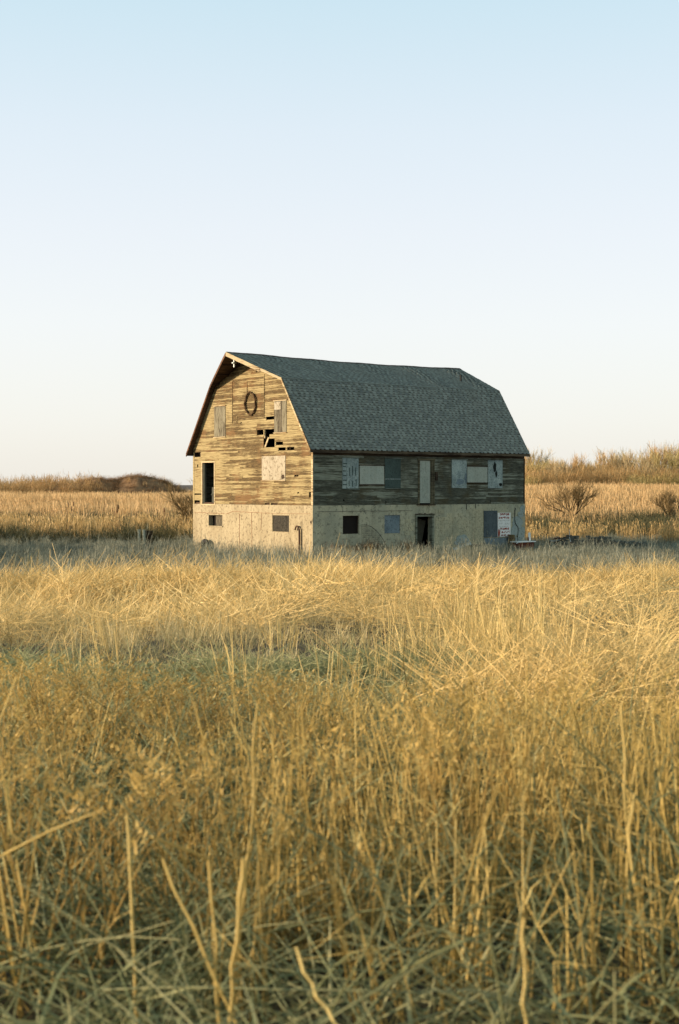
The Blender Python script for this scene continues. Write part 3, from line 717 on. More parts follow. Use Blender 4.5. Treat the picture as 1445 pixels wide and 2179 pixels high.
mb = MB(); Mx = Matrix.Translation((7.3, .55, .9)) @ Matrix.Rotation(R(14), 4, 'Y') ; mb.box(-.34, .34, -.02, .02, -1.0, .85, 0, Mx)
o = mb.build('door', plain('door_inside', (.075, .07, .045), .5, 4), barn); o['label'] = 'dark plank door hanging askew inside the basement doorway'
mb = MB(); pbox(mb, SF, 11.49, 12.48, -.05, -.003, .70, 2.14); mb.build('cover_sheet', plaster('sheet_slate', (.115, .145, .145), (.07, .09, .095), (.04, .05, .055), 1.2), barn, .004)
mb = MB(); pbox(mb, SF, 11.49, 13.3, -.06, -.003, .02, .66); mb.build('cover_sheet', M['sheet_blue'], barn, .004)
# the sign board
sg = MB(); pbox(sg, SF, 12.50, 13.47, -.07, -.006, .72, 2.02); sg = sg.build('sign_board', M['white_paint'], barn, .004)
sg['label'] = 'white sign with faded red hand-painted lettering and rust'
SG = lambda u, d, z: (u, d - OF - .0705, z)
def glyph_row(mb, u0, u1, z0, h, n, seed, wd=.03, drop=0.0):
    """a row of faded, unreadable brush-stroke characters"""
    rr = random.Random(seed); cw = (u1 - u0) / n
    for k in range(n):
        if rr.random() < drop: continue
        a = u0 + k * cw; c = cw * .78
        P4 = [(0, 0), (c, 0), (0, 1), (c, 1), (0, .5), (c, .5), (c / 2, 1), (c / 2, 0)]
        for _ in range(3):
            p, q = rr.sample(P4, 2); L_ = math.hypot(q[0] - p[0], (q[1] - p[1]) * h)
            if L_ < .02: continue
            crack(mb, [(a + p[0], z0 + p[1] * h), (a + (p[0] + q[0]) / 2 + rr.uniform(-.012, .012), z0 + (p[1] + q[1]) / 2 * h), (a + q[0], z0 + q[1] * h)], wd, SG, .003)
mb = MB(); glyph_row(mb, 12.66, 13.42, 1.88, .10, 7, 2, .045); glyph_row(mb, 12.58, 13.40, 1.70, .09, 8, 3, .035)
slab(mb, 12.58, .95, .085, .24, .004, SG, 12, 30); glyph_row(mb, 12.70, 13.38, 1.10, .10, 4, 9, .035); glyph_row(mb, 12.72, 13.42, .92, .10, 5, 11, .028); glyph_row(mb, 12.68, 13.42, .77, .07, 6, 12, .03)
slab(mb, 13.06, 1.15, .10, .05, .005, SG, 9, 31)
mb.build('lettering', M['red_paint'], sg)
mb = MB(); glyph_row(mb, 12.56, 13.40, 1.56, .07, 9, 4, .012); glyph_row(mb, 12.56, 12.86, 1.38, .10, 2, 5, .014); glyph_row(mb, 13.02, 13.40, 1.38, .09, 4, 6, .012); glyph_row(mb, 12.6, 13.3, 1.24, .06, 8, 7, .010)
mb.build('lettering', plain('faded_ink', (.42, .40, .33), .3, 9), sg)
mb = MB(); mb.tube([(-.045, .10, 1.75), (-.06, .10, 1.70), (-.045, .10, 1.62)], .025, 5); mb.build('pipe_stub', M['rust'], barn)

# ================================================================ things round the barn
def bl(u, v, z=0.0):
    """barn-local to world"""
    return Vector((BX + u * math.cos(TH) - v * math.sin(TH), BY + u * math.sin(TH) + v * math.cos(TH), z))
# vine wreath hung on the gable
o = empty('wreath', bl(-.06, 5.22, 7.72), TH); tag(o, 'pointed oval wreath of twisted brown vine hung high on the sunlit gable', 'wreath')
for k in range(5):
    mb = MB(); pts = []; ph = random.uniform(0, 6); rad_ = .03
    for i in range(37):
        t = 2 * math.pi * i / 36; rr_ = 1 + .05 * math.sin(5 * t + ph) + .03 * math.sin(11 * t + 2 * ph)
        pz = math.cos(t); px = math.sin(t) * (1 - .22 * max(0, pz) ** 3)
        pts.append((-.03 - .035 * math.sin(4 * t + ph), px * .50 * rr_ * (1 if px > 0 else .92), pz * .58 * rr_ + .02 * math.sin(3 * t)))
    mb.tube(pts, .026, 6, 0, False); mb.build('vine', M['vine'], o)
mb = MB()
for i in range(90):
    t = random.uniform(0, 6.283); c = Vector((-.05, math.sin(t) * .5, math.cos(t) * .58)); d = Vector((random.uniform(-.05, 0), random.uniform(-1, 1) * .09, random.uniform(-1, 1) * .09)); mb.tube([c, c + d], [.007, .003], 3, 0, False)
mb.build('twigs', M['vine'], o)
# tyre leaning on the gable base
def torus(mb, r1, r2, n=28, k=8, M_=None, sq=1.0):
    vs_ = []
    for i in range(n):
        t = 2 * math.pi * i / n
        for j in range(k):
            s = 2 * math.pi * j / k; vs_.append(Vector(((r2 * sq) * math.sin(s), (r1 + r2 * math.cos(s)) * math.cos(t), (r1 + r2 * math.cos(s)) * math.sin(t))))
    if M_ is not None: vs_ = [M_ @ v_ for v_ in vs_]
    mb.add(vs_, [(i * k + j, ((i + 1) % n) * k + j, ((i + 1) % n) * k + (j + 1) % k, i * k + (j + 1) % k) for i in range(n) for j in range(k)])
o = empty('tyre', bl(-.20, 9.25, -.02), TH); tag(o, 'worn black tyre leaning on the foot of the gable wall', 'tyre')
mb = MB(); torus(mb, .30, .11, 28, 10, Matrix.Translation((0, 0, .25)) @ Matrix.Rotation(R(-15), 4, 'Y'), 1.1); mb.build('casing', M['rubber'], o)
# bent pipe and rod by the gable corner
o = empty('bent_pipe', bl(-.13, .95, 0), TH); tag(o, 'black hooked pipe beside a thin upright rod at the gable corner', 'pipe')
mb = MB(); mb.tube([(0, -.03, -.1), (0, -.02, 1.1), (0, 0, 1.3), (0, .08, 1.45), (0, .2, 1.48), (0, .3, 1.40), (0, .34, 1.28)], [.05, .05, .045, .045, .04, .04, .045], 8); mb.build('hook', M['rust'], o)
mb = MB(); mb.tube([(.05, -.1, -.1), (.05, -.1, 1.72)], .012, 5); mb.build('rod', M['rust'], o)
# wire netting leaning on the side wall
o = empty('wire_netting', bl(3.6, -.12, 0), TH); tag(o, 'sagging rusty wire netting leaning on the basement wall below the dark window', 'netting')
mb = MB()
hh = lambda u: 1.52 * max(0, 1 - ((u + .55) / 1.5) ** 2 * (1 if u > -.55 else .25)) ** .8
for k in range(17):
    u = -.75 + k * .1
    if u < .9: mb.tube([(u, -.32, -.1), (u + .02, -.16, hh(u) * .5), (u + .04, -.06, max(.05, hh(u)))], .004, 3, 0, False)
for zz in np.arange(.1, 1.5, .11):
    us = [u for u in np.arange(-.75, .95, .08) if hh(u) > zz]
    if len(us) > 1: mb.tube([(u + .02, -.32 + .26 * zz / 1.5, zz + .01 * math.sin(9 * u)) for u in us], .004, 3, 0, False)
mb.build('mesh_wires', M['wire'], o)
mb = MB(); us = [-.75 + .085 * k for k in range(21)]; mb.tube([(u + .04, -.06 - .2 * (1 - hh(u) / 1.52), max(.05, hh(u))) for u in us if u < .94], .014, 4, 0, False); mb.build('edge_wire', M['wire'], o)
# red chest with white lid, barrel, offcut, plank
o = empty('storage_chest', bl(13.75, -.75, 0), TH + R(3)); tag(o, 'rusty red chest with a white lid in the grass under the sign', 'chest')
mb = MB(); mb.box(-.60, .60, -.28, .28, 0, .42); mb.build('body', M['red_rust'], o, .01)
for k in range(4):
    mb = MB(); mb.box(-.57 + k * .29, -.30 + k * .29, -.292, -.281, .04, .38); mb.build('plank', M['red_rust'], o)
mb = MB(); mb.box(-.68, .70, -.34, .32, .42, .475); mb.build('lid', M['white_paint'], o, .008)
mb = MB(); mb.tube([(-.9, -.34, .38), (-.68, -.3, .45)], .02, 5); mb.build('handle', M['white_paint'], o)
o = empty('barrel', bl(13.35, -.30, 0), TH); tag(o, 'small brown wooden barrel behind the red chest, against the wall', 'barrel')
for k in range(12):
    t0 = 2 * math.pi * k / 12; t1 = 2 * math.pi * (k + .92) / 12; mb = MB(); vs_ = []
    for t in (t0, t1):
        for z_, r_ in ((.05, .17), (.42, .21), (.82, .17)): vs_.append((r_ * math.cos(t), r_ * math.sin(t), z_))
    for t in (t0, t1):
        for z_, r_ in ((.05, .15), (.42, .19), (.82, .15)): vs_.append((r_ * math.cos(t), r_ * math.sin(t), z_))
    mb.add(vs_, [(0, 3, 4, 1), (1, 4, 5, 2), (6, 7, 10, 9), (7, 8, 11, 10), (0, 1, 7, 6), (1, 2, 8, 7), (3, 9, 10, 4), (4, 10, 11, 5), (2, 5, 11, 8), (0, 6, 9, 3)])
    mb.build('stave', plain('stave', (.16, .12, .05), .5, 7) if k == 0 else bpy.data.materials['stave'], o)
mb = MB(); mb.tube([(0, 0, .06), (0, 0, .78)], .148, 12); mb.build('head', bpy.data.materials['stave'], o)
for z_ in (.22, .62):
    mb = MB(); mb.tube([(0, 0, z_), (0, 0, z_ + .03)], .206, 16, 0, False); mb.build('hoop', M['rust'], o)
o = empty('board_offcut', bl(14.3, -.68, .478), TH); tag(o, 'white painted board offcut standing upright on the chest lid', 'board')
mb = MB(); mb.box(-.02, .13, -.02, .02, 0, .45, 0, Matrix.Rotation(R(-5), 4, 'Y')); mb.build('face', M['white_paint'], o)
mb = MB(); mb.box(-.06, -.022, -.02, .05, 0, .2); mb.build('cleat', M['red_rust'], o)
for (u, v, ln, rz, rx, col_, lab) in [(10.9, -.55, 1.9, TH + .02, R(2), 'board_grey', 'long grey plank lying at the wall foot between doorway and chest'), (9.3, -.7, 1.1, TH - .25, R(-16), 'metal_pale', 'short pale plank tilted out of the weeds by the basement doorway')]:
    mb = MB(); mb.box(-ln / 2, ln / 2, -.07, .07, -.015, .015); o = mb.build('plank', M[col_]); o.location = bl(u, v, .30); o.rotation_euler = (R(60), rx, rz); tag(o, lab, 'plank')
# ruined block wall to the right
def world(px, d): return (px - 722.5) / 3026 * d
rw = empty('ruined_wall', (world(1250, 80), 80.0, .12), R(4)); tag(rw, 'low ruined dark block wall in the shaded grass right of the barn', 'wall')
tops = [.50, .60, .62, .56, .44, .42, .58, .50, .52, .54, .54, .50]
x = -1.45
for k, tp in enumerate(tops):
    for r_ in range(3):
        z0 = -.15 + r_ * .25
        if z0 > tp - .12: continue
        h_ = min(.235, tp - z0)
        o_ = random.uniform(-.03, .03) + (.12 if r_ % 2 else 0)
        mb = MB(); mb.box(x + o_, x + o_ + .225, -.16 + random.uniform(-.03, .03), .16 + random.uniform(-.03, .03), z0, z0 + h_ - .012, 0, Matrix.Rotation(R(random.uniform(-2, 2)), 4, 'Y'))
        mb.build('concrete_block', M['stone_dark'], rw, .015)
    x += .238
for k in range(12):
    mb = MB(); mb.box(-.12, .12, -.1, .1, -.1, .12, 0, Matrix.Translation((1.5 + k * .16 + random.uniform(-.05, .05), random.uniform(-.2, .2), .12 + random.uniform(-.04, .06) - .005 * k)) @ Matrix.Rotation(random.uniform(-.6, .6), 4, 'Y') @ Matrix.Rotation(random.uniform(-.6, .6), 4, 'X')); mb.build('rubble', M['stone_dark'], rw, .02)
# old implement
o = empty('garden_cultivator', (world(1184, 78), 78.0, .12), R(8)); tag(o, 'rusty wheeled hand implement with its shaft resting on the ruined wall', 'implement')
Tm = Matrix.Translation((0, 0, .20)) @ Matrix.Rotation(R(80), 4, 'Z')
mb = MB(); torus(mb, .17, .035, 20, 6, Matrix.Translation((-.22, 0, .2)) @ Matrix.Rotation(R(90), 4, 'Z')); mb.build('wheel', M['rubber'], o)
mb = MB(); torus(mb, .17, .035, 20, 6, Matrix.Translation((.22, .05, .2)) @ Matrix.Rotation(R(80), 4, 'Z')); mb.build('wheel', M['rubber'], o)
mb = MB(); mb.tube([(-.35, -.05, .36), (-.2, -.08, .33), (0, -.06, .36), (.2, -.05, .42)], .035, 6); mb.build('tray', M['metal_pale'], o)
mb = MB(); mb.box(-.12, .25, -.12, .16, .44, .53, 0, Matrix.Rotation(R(-6), 4, 'Y')); mb.build('engine_block', M['rust'], o, .02)
mb = MB(); mb.tube([(.1, 0, .44), (.6, .1, .55), (.95, .2, .64)], .028, 6); mb.build('shaft', M['trim_dark'], o)
mb = MB(); mb.tube([(.78, .15, 1.0), (.80, .15, .5), (.86, .12, .25)], [.018, .02, .025], 5); mb.build('handle', M['metal_pale'], o)
o = empty('scrap_lump', (world(1213, 77.5), 77.5, .12), 0); tag(o, 'small rusty lump of scrap below the upright handle near the ruined wall', 'scrap')
mb = MB(); mb.tube([(0, 0, 0), (.03, 0, .2), (.1, 0, .3)], [.1, .09, .04], 6); mb.build('casting', M['rust'], o)
# concrete posts and box to the left
o = empty('concrete_post', (world(296, 86), 86, 0), R(12)); tag(o, 'leftmost of two pale square posts standing in the shaded grass left of the barn', 'post', 'pale posts left of the barn')
mb = MB(); mb.box(-.07, .07, -.07, .07, -.2, .82); mb.build('shaft', M['sheet_cool'], o, .01); mb = MB(); mb.box(-.085, .085, -.085, .085, .82, .86); mb.build('cap', M['sheet_cool'], o, .01)
o2 = o.copy(); COL.objects.link(o2); o2.location = (world(306.5, 85.5), 85.5, 0)
for ch in list(o.children): c_ = ch.copy(); COL.objects.link(c_); c_.parent = o2
o2['label'] = 'pale square post standing right against the dark crate left of the barn'
o = empty('crate', (world(316, 86), 86, 0), R(10)); tag(o, 'dark wooden crate half hidden in shaded grass beside two pale posts', 'crate')
for k in range(4):
    mb = MB(); mb.box(-.24, .24, -.24, -.22, .02 + k * .2, .20 + k * .2); mb.build('slat', M['trim_dark'], o)
mb = MB(); mb.box(-.23, .23, -.215, .23, 0, .79); mb.build('body', M['raw_inside'], o)
# scrap on the left
o = empty('fallen_branch', (world(45, 66), 66, .25), R(15)); tag(o, 'dark broken branch lying on the shaded grass at the far left', 'branch')
mb = MB(); mb.tube([(-.6, 0, .05), (-.1, 0, .15), (.25, .05, .12), (.65, 0, .22)], [.03, .06, .05, .02], 6); mb.build('limb', M['trim_dark'], o)
mb = MB(); mb.tube([(0, 0, .12), (.15, -.05, .3)], [.03, .008], 5); mb.build('twig', M['trim_dark'], o)

#@VEG
# ================================================================ VEGETATION
# ---- plant meshes used as instances of the grass masses
class PB:
    def __init__(s): s.v = []; s.f = []; s.c = []; s.n = 0
    def ribbon(s, pts, wid, side, cv):
        """flat blade along pts (k,3)"""
        k = len(pts); wid = np.asarray(wid).reshape(-1, 1) if hasattr(wid, '__len__') else np.full((k, 1), wid)
        a = pts - side * wid / 2; b_ = pts + side * wid / 2
        s.v.append(np.stack([a, b_], 1).reshape(-1, 3)); base = s.n
        for i in range(k - 1): s.f.append((base + 2 * i, base + 2 * i + 1, base + 2 * i + 3, base + 2 * i + 2))
        s.n += 2 * k; s.c += [cv] * (2 * k)
    def stem(s, pts, rad, cv):
        k = len(pts); rad = np.asarray(rad).reshape(-1, 1) if hasattr(rad, '__len__') else np.full((k, 1), rad)
        d = pts[-1] - pts[0]; d = d / (np.linalg.norm(d) + 1e-9); a = np.cross(d, [.31, .77, .55]); a /= np.linalg.norm(a); b_ = np.cross(d, a)
        ring = [pts + (a * math.cos(t) + b_ * math.sin(t)) * rad for t in (0, 2.094, 4.189)]
        s.v.append(np.stack(ring, 1).reshape(-1, 3)); base = s.n
        for i in range(k - 1):
            for j in range(3):
                j2 = (j + 1) % 3; s.f.append((base + 3 * i + j, base + 3 * i + j2, base + 3 * i + 3 + j2, base + 3 * i + 3 + j))
        s.n += 3 * k; s.c += [cv] * (3 * k)
    def mesh(s, name, mat, smooth=True):
        me = bpy.data.meshes.new(name); me.from_pydata(np.concatenate(s.v).tolist(), [], s.f)
        at = me.attributes.new('cv', 'FLOAT', 'POINT'); at.data.foreach_set('value', np.array(s.c, dtype=np.float32))
        me.materials.append(mat)
        if smooth: me.polygons.foreach_set('use_smooth', [True] * len(me.polygons))
        me.update(); return me
def path(base, az, tilt, length, k, droop=0.0, wig=0.0, kink=None):
    """points of a stem; tilt from vertical, droop bends it further over with height"""
    pts = [np.array(base, float)]; t = tilt; a = az
    for i in range(k):
        if kink and i == kink[0]: t += kink[1]; a += kink[2]
        d = np.array([math.cos(a) * math.sin(t), math.sin(a) * math.sin(t), math.cos(t)])
        pts.append(pts[-1] + d * length / k); t += droop / k + rng.normal(0, wig); a += rng.normal(0, wig * 1.5)
    return np.array(pts)
U = lambda a, b_: rng.uniform(a, b_)
def sidev(az): 
    v = np.array([math.cos(az + 1.57), math.sin(az + 1.57), rng.normal(0, .3)]); return v / np.linalg.norm(v)

ST = {}
ST['straw'] = straw('straw', [(.20, .145, .05), (.43, .31, .11), (.64, .475, .185), (.77, .60, .26), (.84, .71, .37)], .3, .16)
ST['straw_near'] = straw('straw_near_mat', [(.18, .13, .035), (.40, .285, .08), (.63, .46, .145), (.78, .61, .235), (.86, .73, .36)], .3, .5)
ST['mat'] = straw('lodged', [(.24, .165, .055), (.49, .34, .125), (.69, .50, .20), (.81, .62, .285), (.87, .73, .40)], .25, .25)
ST['tangle'] = straw('tangle_mat', [(.085, .105, .05), (.17, .195, .09), (.30, .31, .15), (.45, .43, .22), (.60, .55, .30)], .3, .7)  # darker, greener straw: cool shade low in the foreground put into the colour
ST['green'] = straw('grass_pale_green', [(.13, .125, .065), (.28, .245, .12), (.48, .39, .19), (.66, .53, .27), (.77, .64, .37)], .3, .3)
ST['grey'] = straw('weeds_grey', [(.075, .085, .06), (.16, .17, .125), (.27, .275, .20), (.38, .37, .27), (.50, .47, .34)], .25, .4)
ST['brown'] = straw('brown_mat', [(.16, .11, .032), (.34, .23, .065), (.55, .375, .115), (.70, .51, .18), (.79, .62, .27)], .35, .6)
ST['reed'] = straw('reed_gold', [(.33, .22, .085), (.47, .32, .13), (.58, .41, .18), (.63, .47, .21), (.68, .54, .28)], .3, .08)
ST['field'] = straw('field_gold', [(.36, .225, .10), (.50, .33, .15), (.60, .41, .195), (.66, .47, .235), (.72, .55, .30)], .35, .03)
ST['dark'] = straw('bramble_dark', [(.04, .045, .02), (.065, .065, .028), (.095, .09, .04), (.14, .12, .05), (.20, .16, .065)], .15, .15)
ST['rust'] = straw('rust_weeds', [(.15, .065, .022), (.22, .10, .035), (.28, .14, .05), (.32, .18, .07), (.36, .22, .1)], .2, .4)
ST['twig'] = straw('thicket_twig', [(.30, .175, .07), (.42, .26, .105), (.50, .33, .14), (.56, .40, .19), (.60, .46, .25)], .2, .03)
ST['twig_olive'] = straw('thicket_olive', [(.27, .21, .08), (.38, .30, .115), (.46, .37, .15), (.52, .42, .19), (.58, .48, .24)], .2, .05)
ST['twig_red'] = straw('mound_brush', [(.15, .085, .04), (.22, .125, .055), (.30, .175, .075), (.38, .235, .10), (.44, .29, .14)], .1, .1)

def leaf_on(pb, p, az, ln, w_, cv):
    pts = path(p, az, U(.5, 1.1), ln, 4, U(.8, 2.0), .1); pb.ribbon(pts, [w_, w_ * .9, w_ * .7, w_ * .4, w_ * .05], sidev(az), cv)
def plume(pb, p, az, ln, cv, n=26, w_=.008, spread=.03):
    """feathery seed head made of many small flakes along the last part of the stem"""
    tip = path(p, az, U(.1, .5), ln, 5, U(.4, 1.1), .05)
    for i in range(n):
        q = tip[0] + (tip[-1] - tip[0]) * U(0, 1) + rng.normal(0, spread * .4, 3); a = U(0, 6.28)
        d = np.array([math.cos(a) * U(.2, 1), math.sin(a) * U(.2, 1), U(-.2, 1.0)]) * U(.015, .045) * (ln / .16)
        pb.ribbon(np.array([q, q + d]), [w_, w_ * .4], sidev(U(0, 6.28)), cv + U(-.12, .12))
def make_near(kind):
    pb = PB(); n = 12
    for i in range(n):
        a = U(0, 6.28); r_ = .16 * math.sqrt(U(0, 1)); b_ = (r_ * math.cos(a), r_ * math.sin(a), -.05); cv = U(0, 1); az = U(0, 6.28)
        if kind == 'reed':
            ln = U(.75, 1.2); kk = (int(U(3, 6)), U(.8, 2.0), U(-1, 1)) if U(0, 1) < .28 else None
            p = path(b_, az, abs(rng.normal(0, .115)), ln, 7, U(0, .25), .03, kk); pb.stem(p, np.linspace(U(.0034, .0060), .0020, 8), cv)
            if U(0, 1) < .6: leaf_on(pb, p[int(U(2, 6))], U(0, 6.28), U(.15, .4), U(.006, .012), min(1, cv + .1))
            if U(0, 1) < .35 and not kk: plume(pb, p[-1], az, U(.09, .16), cv - .15, 16, .006, .02)
        elif kind == 'seed':
            ln = U(.65, 1.05); p = path(b_, az, abs(rng.normal(0, .16)), ln, 6, U(0, .5), .05); pb.stem(p, np.linspace(.0042, .0020, 7), cv * .8)
            plume(pb, p[-1], az, U(.10, .22), cv * .7, 18, .013, .035)
            for _ in range(3):
                if U(0, 1) < .7: leaf_on(pb, p[int(U(1, 6))], U(0, 6.28), U(.10, .28), U(.006, .012), cv * .7)
        elif kind == 'tangle':
            ln = U(.5, 1.0); kk = (int(U(1, 4)), U(-.8, 1.2), U(-1, 1)) if U(0, 1) < .4 else None
            p = path((b_[0], b_[1], U(.0, .22)), az, U(.7, 1.6), ln, 5, U(-.2, .4), .05, kk); pb.stem(p, np.linspace(U(.0034, .0062), .0026, 6), cv)
            if U(0, 1) < .5: leaf_on(pb, p[2], U(0, 6.28), U(.15, .35), U(.006, .014), cv)
    if kind in ('reed', 'seed'):
        for i in range(14):   # short basal leaves fill the foot of the tuft
            az = U(0, 6.28); p = path((U(-.15, .15), U(-.15, .15), -.03), az, U(.1, .9), U(.25, .6), 4, U(.2, 1.2), .08); pb.ribbon(p, [.007, .007, .006, .004, .001], sidev(az), U(0, .7))
    return pb
def make_mid(kind, wk=1.0):
    pb = PB()
    if kind == 'lodged':
        for i in range(44):
            az = rng.normal(0, .55) + (3.14 if U(0, 1) < .25 else 0); b_ = (U(-.45, .45), U(-.45, .45), U(0, .16)); kk = (int(U(1, 3)), U(-.5, .5), U(-.8, .8)) if U(0, 1) < .3 else None
            p = path(b_, az, U(.95, 1.62) if U(0, 1) < .8 else U(.3, 1.0), U(.35, .95), 4, U(-.1, .25), .06, kk); pb.ribbon(p, np.linspace(U(.012, .021) * wk, .007 * wk, 5), sidev(az) if U(0, 1) < .5 else np.array([0, 0, 1.]), U(0, 1))
        for i in range(5):
            az = U(0, 6.28); p = path((U(-.4, .4), U(-.4, .4), 0), az, U(.1, .7), U(.3, .6), 3, .2, .06); pb.ribbon(p, [.008, .007, .005, .003], sidev(az), U(.3, 1))
    elif kind == 'upright':
        for i in range(18):
            az = U(0, 6.28); r_ = .22 * math.sqrt(U(0, 1)); p = path((r_ * math.cos(az), r_ * math.sin(az), -.05), az, abs(rng.normal(0, .16)), U(.45, .95), 4, U(0, .35), .04, (2, U(.5, 1.6), 0) if U(0, 1) < .2 else None)
            pb.ribbon(p, np.linspace(.010, .005, 5), sidev(U(0, 6.28)), U(0, 1))
            if U(0, 1) < .5: pb.ribbon(path(p[2], U(0, 6.28), U(.5, 1.2), U(.1, .3), 2, .8), [.009, .007, .002], sidev(az), U(0, 1))
    elif kind == 'short':
        for i in range(46):
            az = U(0, 6.28); p = path((U(-.3, .3), U(-.3, .3), -.03), az, U(.05, 1.0), U(.18, .46), 3, U(0, 1.1), .06); pb.ribbon(p, [.009, .008, .006, .002], sidev(az), U(0, 1))
    elif kind == 'weed':
        for i in range(9):
            az = U(0, 6.28); p = path((U(-.28, .28), U(-.28, .28), -.03), az, abs(rng.normal(0, .22)), U(.35, .85), 4, U(0, .4), .08); pb.ribbon(p, [.018, .016, .014, .011, .007], sidev(U(0, 6.28)), U(0, 1))
            for j in range(7):
                q = p[int(U(1, 5))]; a2 = U(0, 6.28); pb.ribbon(path(q, a2, U(.3, 1.1), U(.07, .22), 2, U(-.3, .5)), [.010, .008, .005], sidev(a2), U(0, 1))
        for i in range(22):
            az = U(0, 6.28); p = path((U(-.35, .35), U(-.35, .35), -.03), az, U(.1, .9), U(.2, .42), 2, U(0, .8), .06); pb.ribbon(p, [.012, .010, .003], sidev(az), U(0, 1))
    return pb
def make_far(kind):
    pb = PB()
    if kind == 'reed':
        for i in range(24):
            az = U(0, 6.28); h = U(1.0, 2.0); p = path((U(-.5, .5), U(-.35, .35), -.05), az, abs(rng.normal(0, .09)), h, 3, U(0, .2), .03); pb.ribbon(p, [.030, .026, .022, .015], sidev(U(0, 6.28)), U(0, 1))
            if U(0, 1) < .45:
                t = p[-1]; pb.ribbon(np.array([t - [0, 0, .06], t + [U(-.05, .08), U(-.05, .05), .10], t + [U(0, .12), 0, .24]]), [.03, .065, .01], sidev(U(0, 6.28)), U(0, .5))
            for _ in range(2): pb.ribbon(path(p[int(U(0, 3))], U(0, 6.28), U(.3, 1.0), U(.2, .5), 2, U(.3, 1.)), [.028, .022, .006], sidev(U(0, 6.28)), U(0, 1))
    elif kind == 'field':
        for i in range(26):
            az = U(0, 6.28); p = path((U(-1.1, 1.1), U(-.8, .8), -.1), az, abs(rng.normal(0, .16)), U(.55, 1.35), 2, U(0, .5), .05); pb.ribbon(p, [.055, .05, .03], sidev(U(0, 6.28)), U(0, 1))
            pb.ribbon(path(p[1], U(0, 6.28), U(.4, 1.1), U(.25, .5), 1), [.05, .03], sidev(U(0, 6.28)), U(0, 1))
    elif kind in ('thicket', 'bramble'):
        n = 30 if kind == 'thicket' else 34
        for i in range(n):
            az = U(0, 6.28)
            if kind == 'thicket':
                p = path((U(-1.4, 1.4), U(-1, 1), -.1), az, abs(rng.normal(0, .3)), U(1.6, 4.2), 4, U(-.1, .3), .10); w0 = .055
            else:
                p = path((U(-.7, .7), U(-.5, .5), -.1), az, U(.1, 1.0), U(.5, 1.25), 4, U(.2, 1.2), .12); w0 = .026
            pb.ribbon(p, np.linspace(w0, w0 * .3, 5), sidev(U(0, 6.28)), U(0, .8))
            for _ in range(6 if kind == 'thicket' else 5):
                q = p[int(U(1, 5))]; a2 = U(0, 6.28); pb.ribbon(path(q, a2, U(.15, .9), U(.5, 1.2) if kind == 'thicket' else U(.12, .35), 2, U(-.2, .2), .1), [w0 * .7, w0 * .5, w0 * .3], sidev(a2), U(0, 1))
    return pb
def variants(fn, kind, n, mat, name):
    c = bpy.data.collections.new(name)
    for i in range(n):
        o = bpy.data.objects.new(f'{name}_{i}', fn(kind).mesh(name, mat)); c.objects.link(o)
    return c
def scatter(name, coll, P, rot, scl, nvar, label, cat, lift=0.0):
    """one object whose geometry nodes place the plants"""
    n = len(P); P = np.column_stack([P, terr(P[:, 0], P[:, 1]) + lift]) if P.shape[1] == 2 else P
    me = bpy.data.meshes.new(name); me.vertices.add(n); me.vertices.foreach_set('co', P.astype(np.float32).ravel())
    a = me.attributes.new('rot', 'FLOAT_VECTOR', 'POINT'); a.data.foreach_set('vector', rot.astype(np.float32).ravel())
    a = me.attributes.new('scl', 'FLOAT_VECTOR', 'POINT'); a.data.foreach_set('vector', scl.astype(np.float32).ravel())
    a = me.attributes.new('idx', 'INT', 'POINT'); a.data.foreach_set('value', rng.integers(0, nvar, n).astype(np.int32))
    o = bpy.data.objects.new(name, me); COL.objects.link(o)
    ng = bpy.data.node_groups.new(name, 'GeometryNodeTree'); ng.interface.new_socket('Geometry', in_out='INPUT', socket_type='NodeSocketGeometry'); ng.interface.new_socket('Geometry', in_out='OUTPUT', socket_type='NodeSocketGeometry')
    i_ = ng.nodes.new('NodeGroupInput'); o_ = ng.nodes.new('NodeGroupOutput'); ip = ng.nodes.new('GeometryNodeInstanceOnPoints')
    ci = ng.nodes.new('GeometryNodeCollectionInfo'); ci.inputs['Collection'].default_value = coll; ci.inputs['Separate Children'].default_value = True; ci.inputs['Reset Children'].default_value = True
    def na(nm, t):
        q = ng.nodes.new('GeometryNodeInputNamedAttribute'); q.data_type = t; q.inputs['Name'].default_value = nm
        return [s_ for s_ in q.outputs if s_.enabled and s_.name == 'Attribute'][0]
    L_ = ng.links.new; L_(i_.outputs[0], ip.inputs['Points']); L_(ci.outputs[0], ip.inputs['Instance']); ip.inputs['Pick Instance'].default_value = True
    L_(na('idx', 'INT'), ip.inputs['Instance Index']); L_(na('scl', 'FLOAT_VECTOR'), ip.inputs['Scale'])
    e2r = ng.nodes.new('FunctionNodeEulerToRotation'); L_(na('rot', 'FLOAT_VECTOR'), e2r.inputs[0]); L_(e2r.outputs[0], ip.inputs['Rotation'])
    L_(ip.outputs[0], o_.inputs[0]); md = o.modifiers.new('plants', 'NODES'); md.node_group = ng
    tag(o, label, cat, kind='stuff'); return o
def fan(d0, d1, dens, margin=1.25, extra=1.0, xr=None):
    """random points over the wedge of ground seen by the camera and a margin beside it"""
    hw = .2388 * margin
    A = hw * (d1 * d1 - d0 * d0) + 2 * extra * (d1 - d0); n = int(A * dens)
    d = np.sqrt(rng.uniform(d0 * d0, d1 * d1, n * 2)) ; x = rng.uniform(-1, 1, n * 2) * (hw * d1 + extra)
    k = np.abs(x) < hw * d + extra; P = np.column_stack([x, d])[k][:n]
    if xr is not None: P = P[xr(P[:, 0], P[:, 1])]
    return P
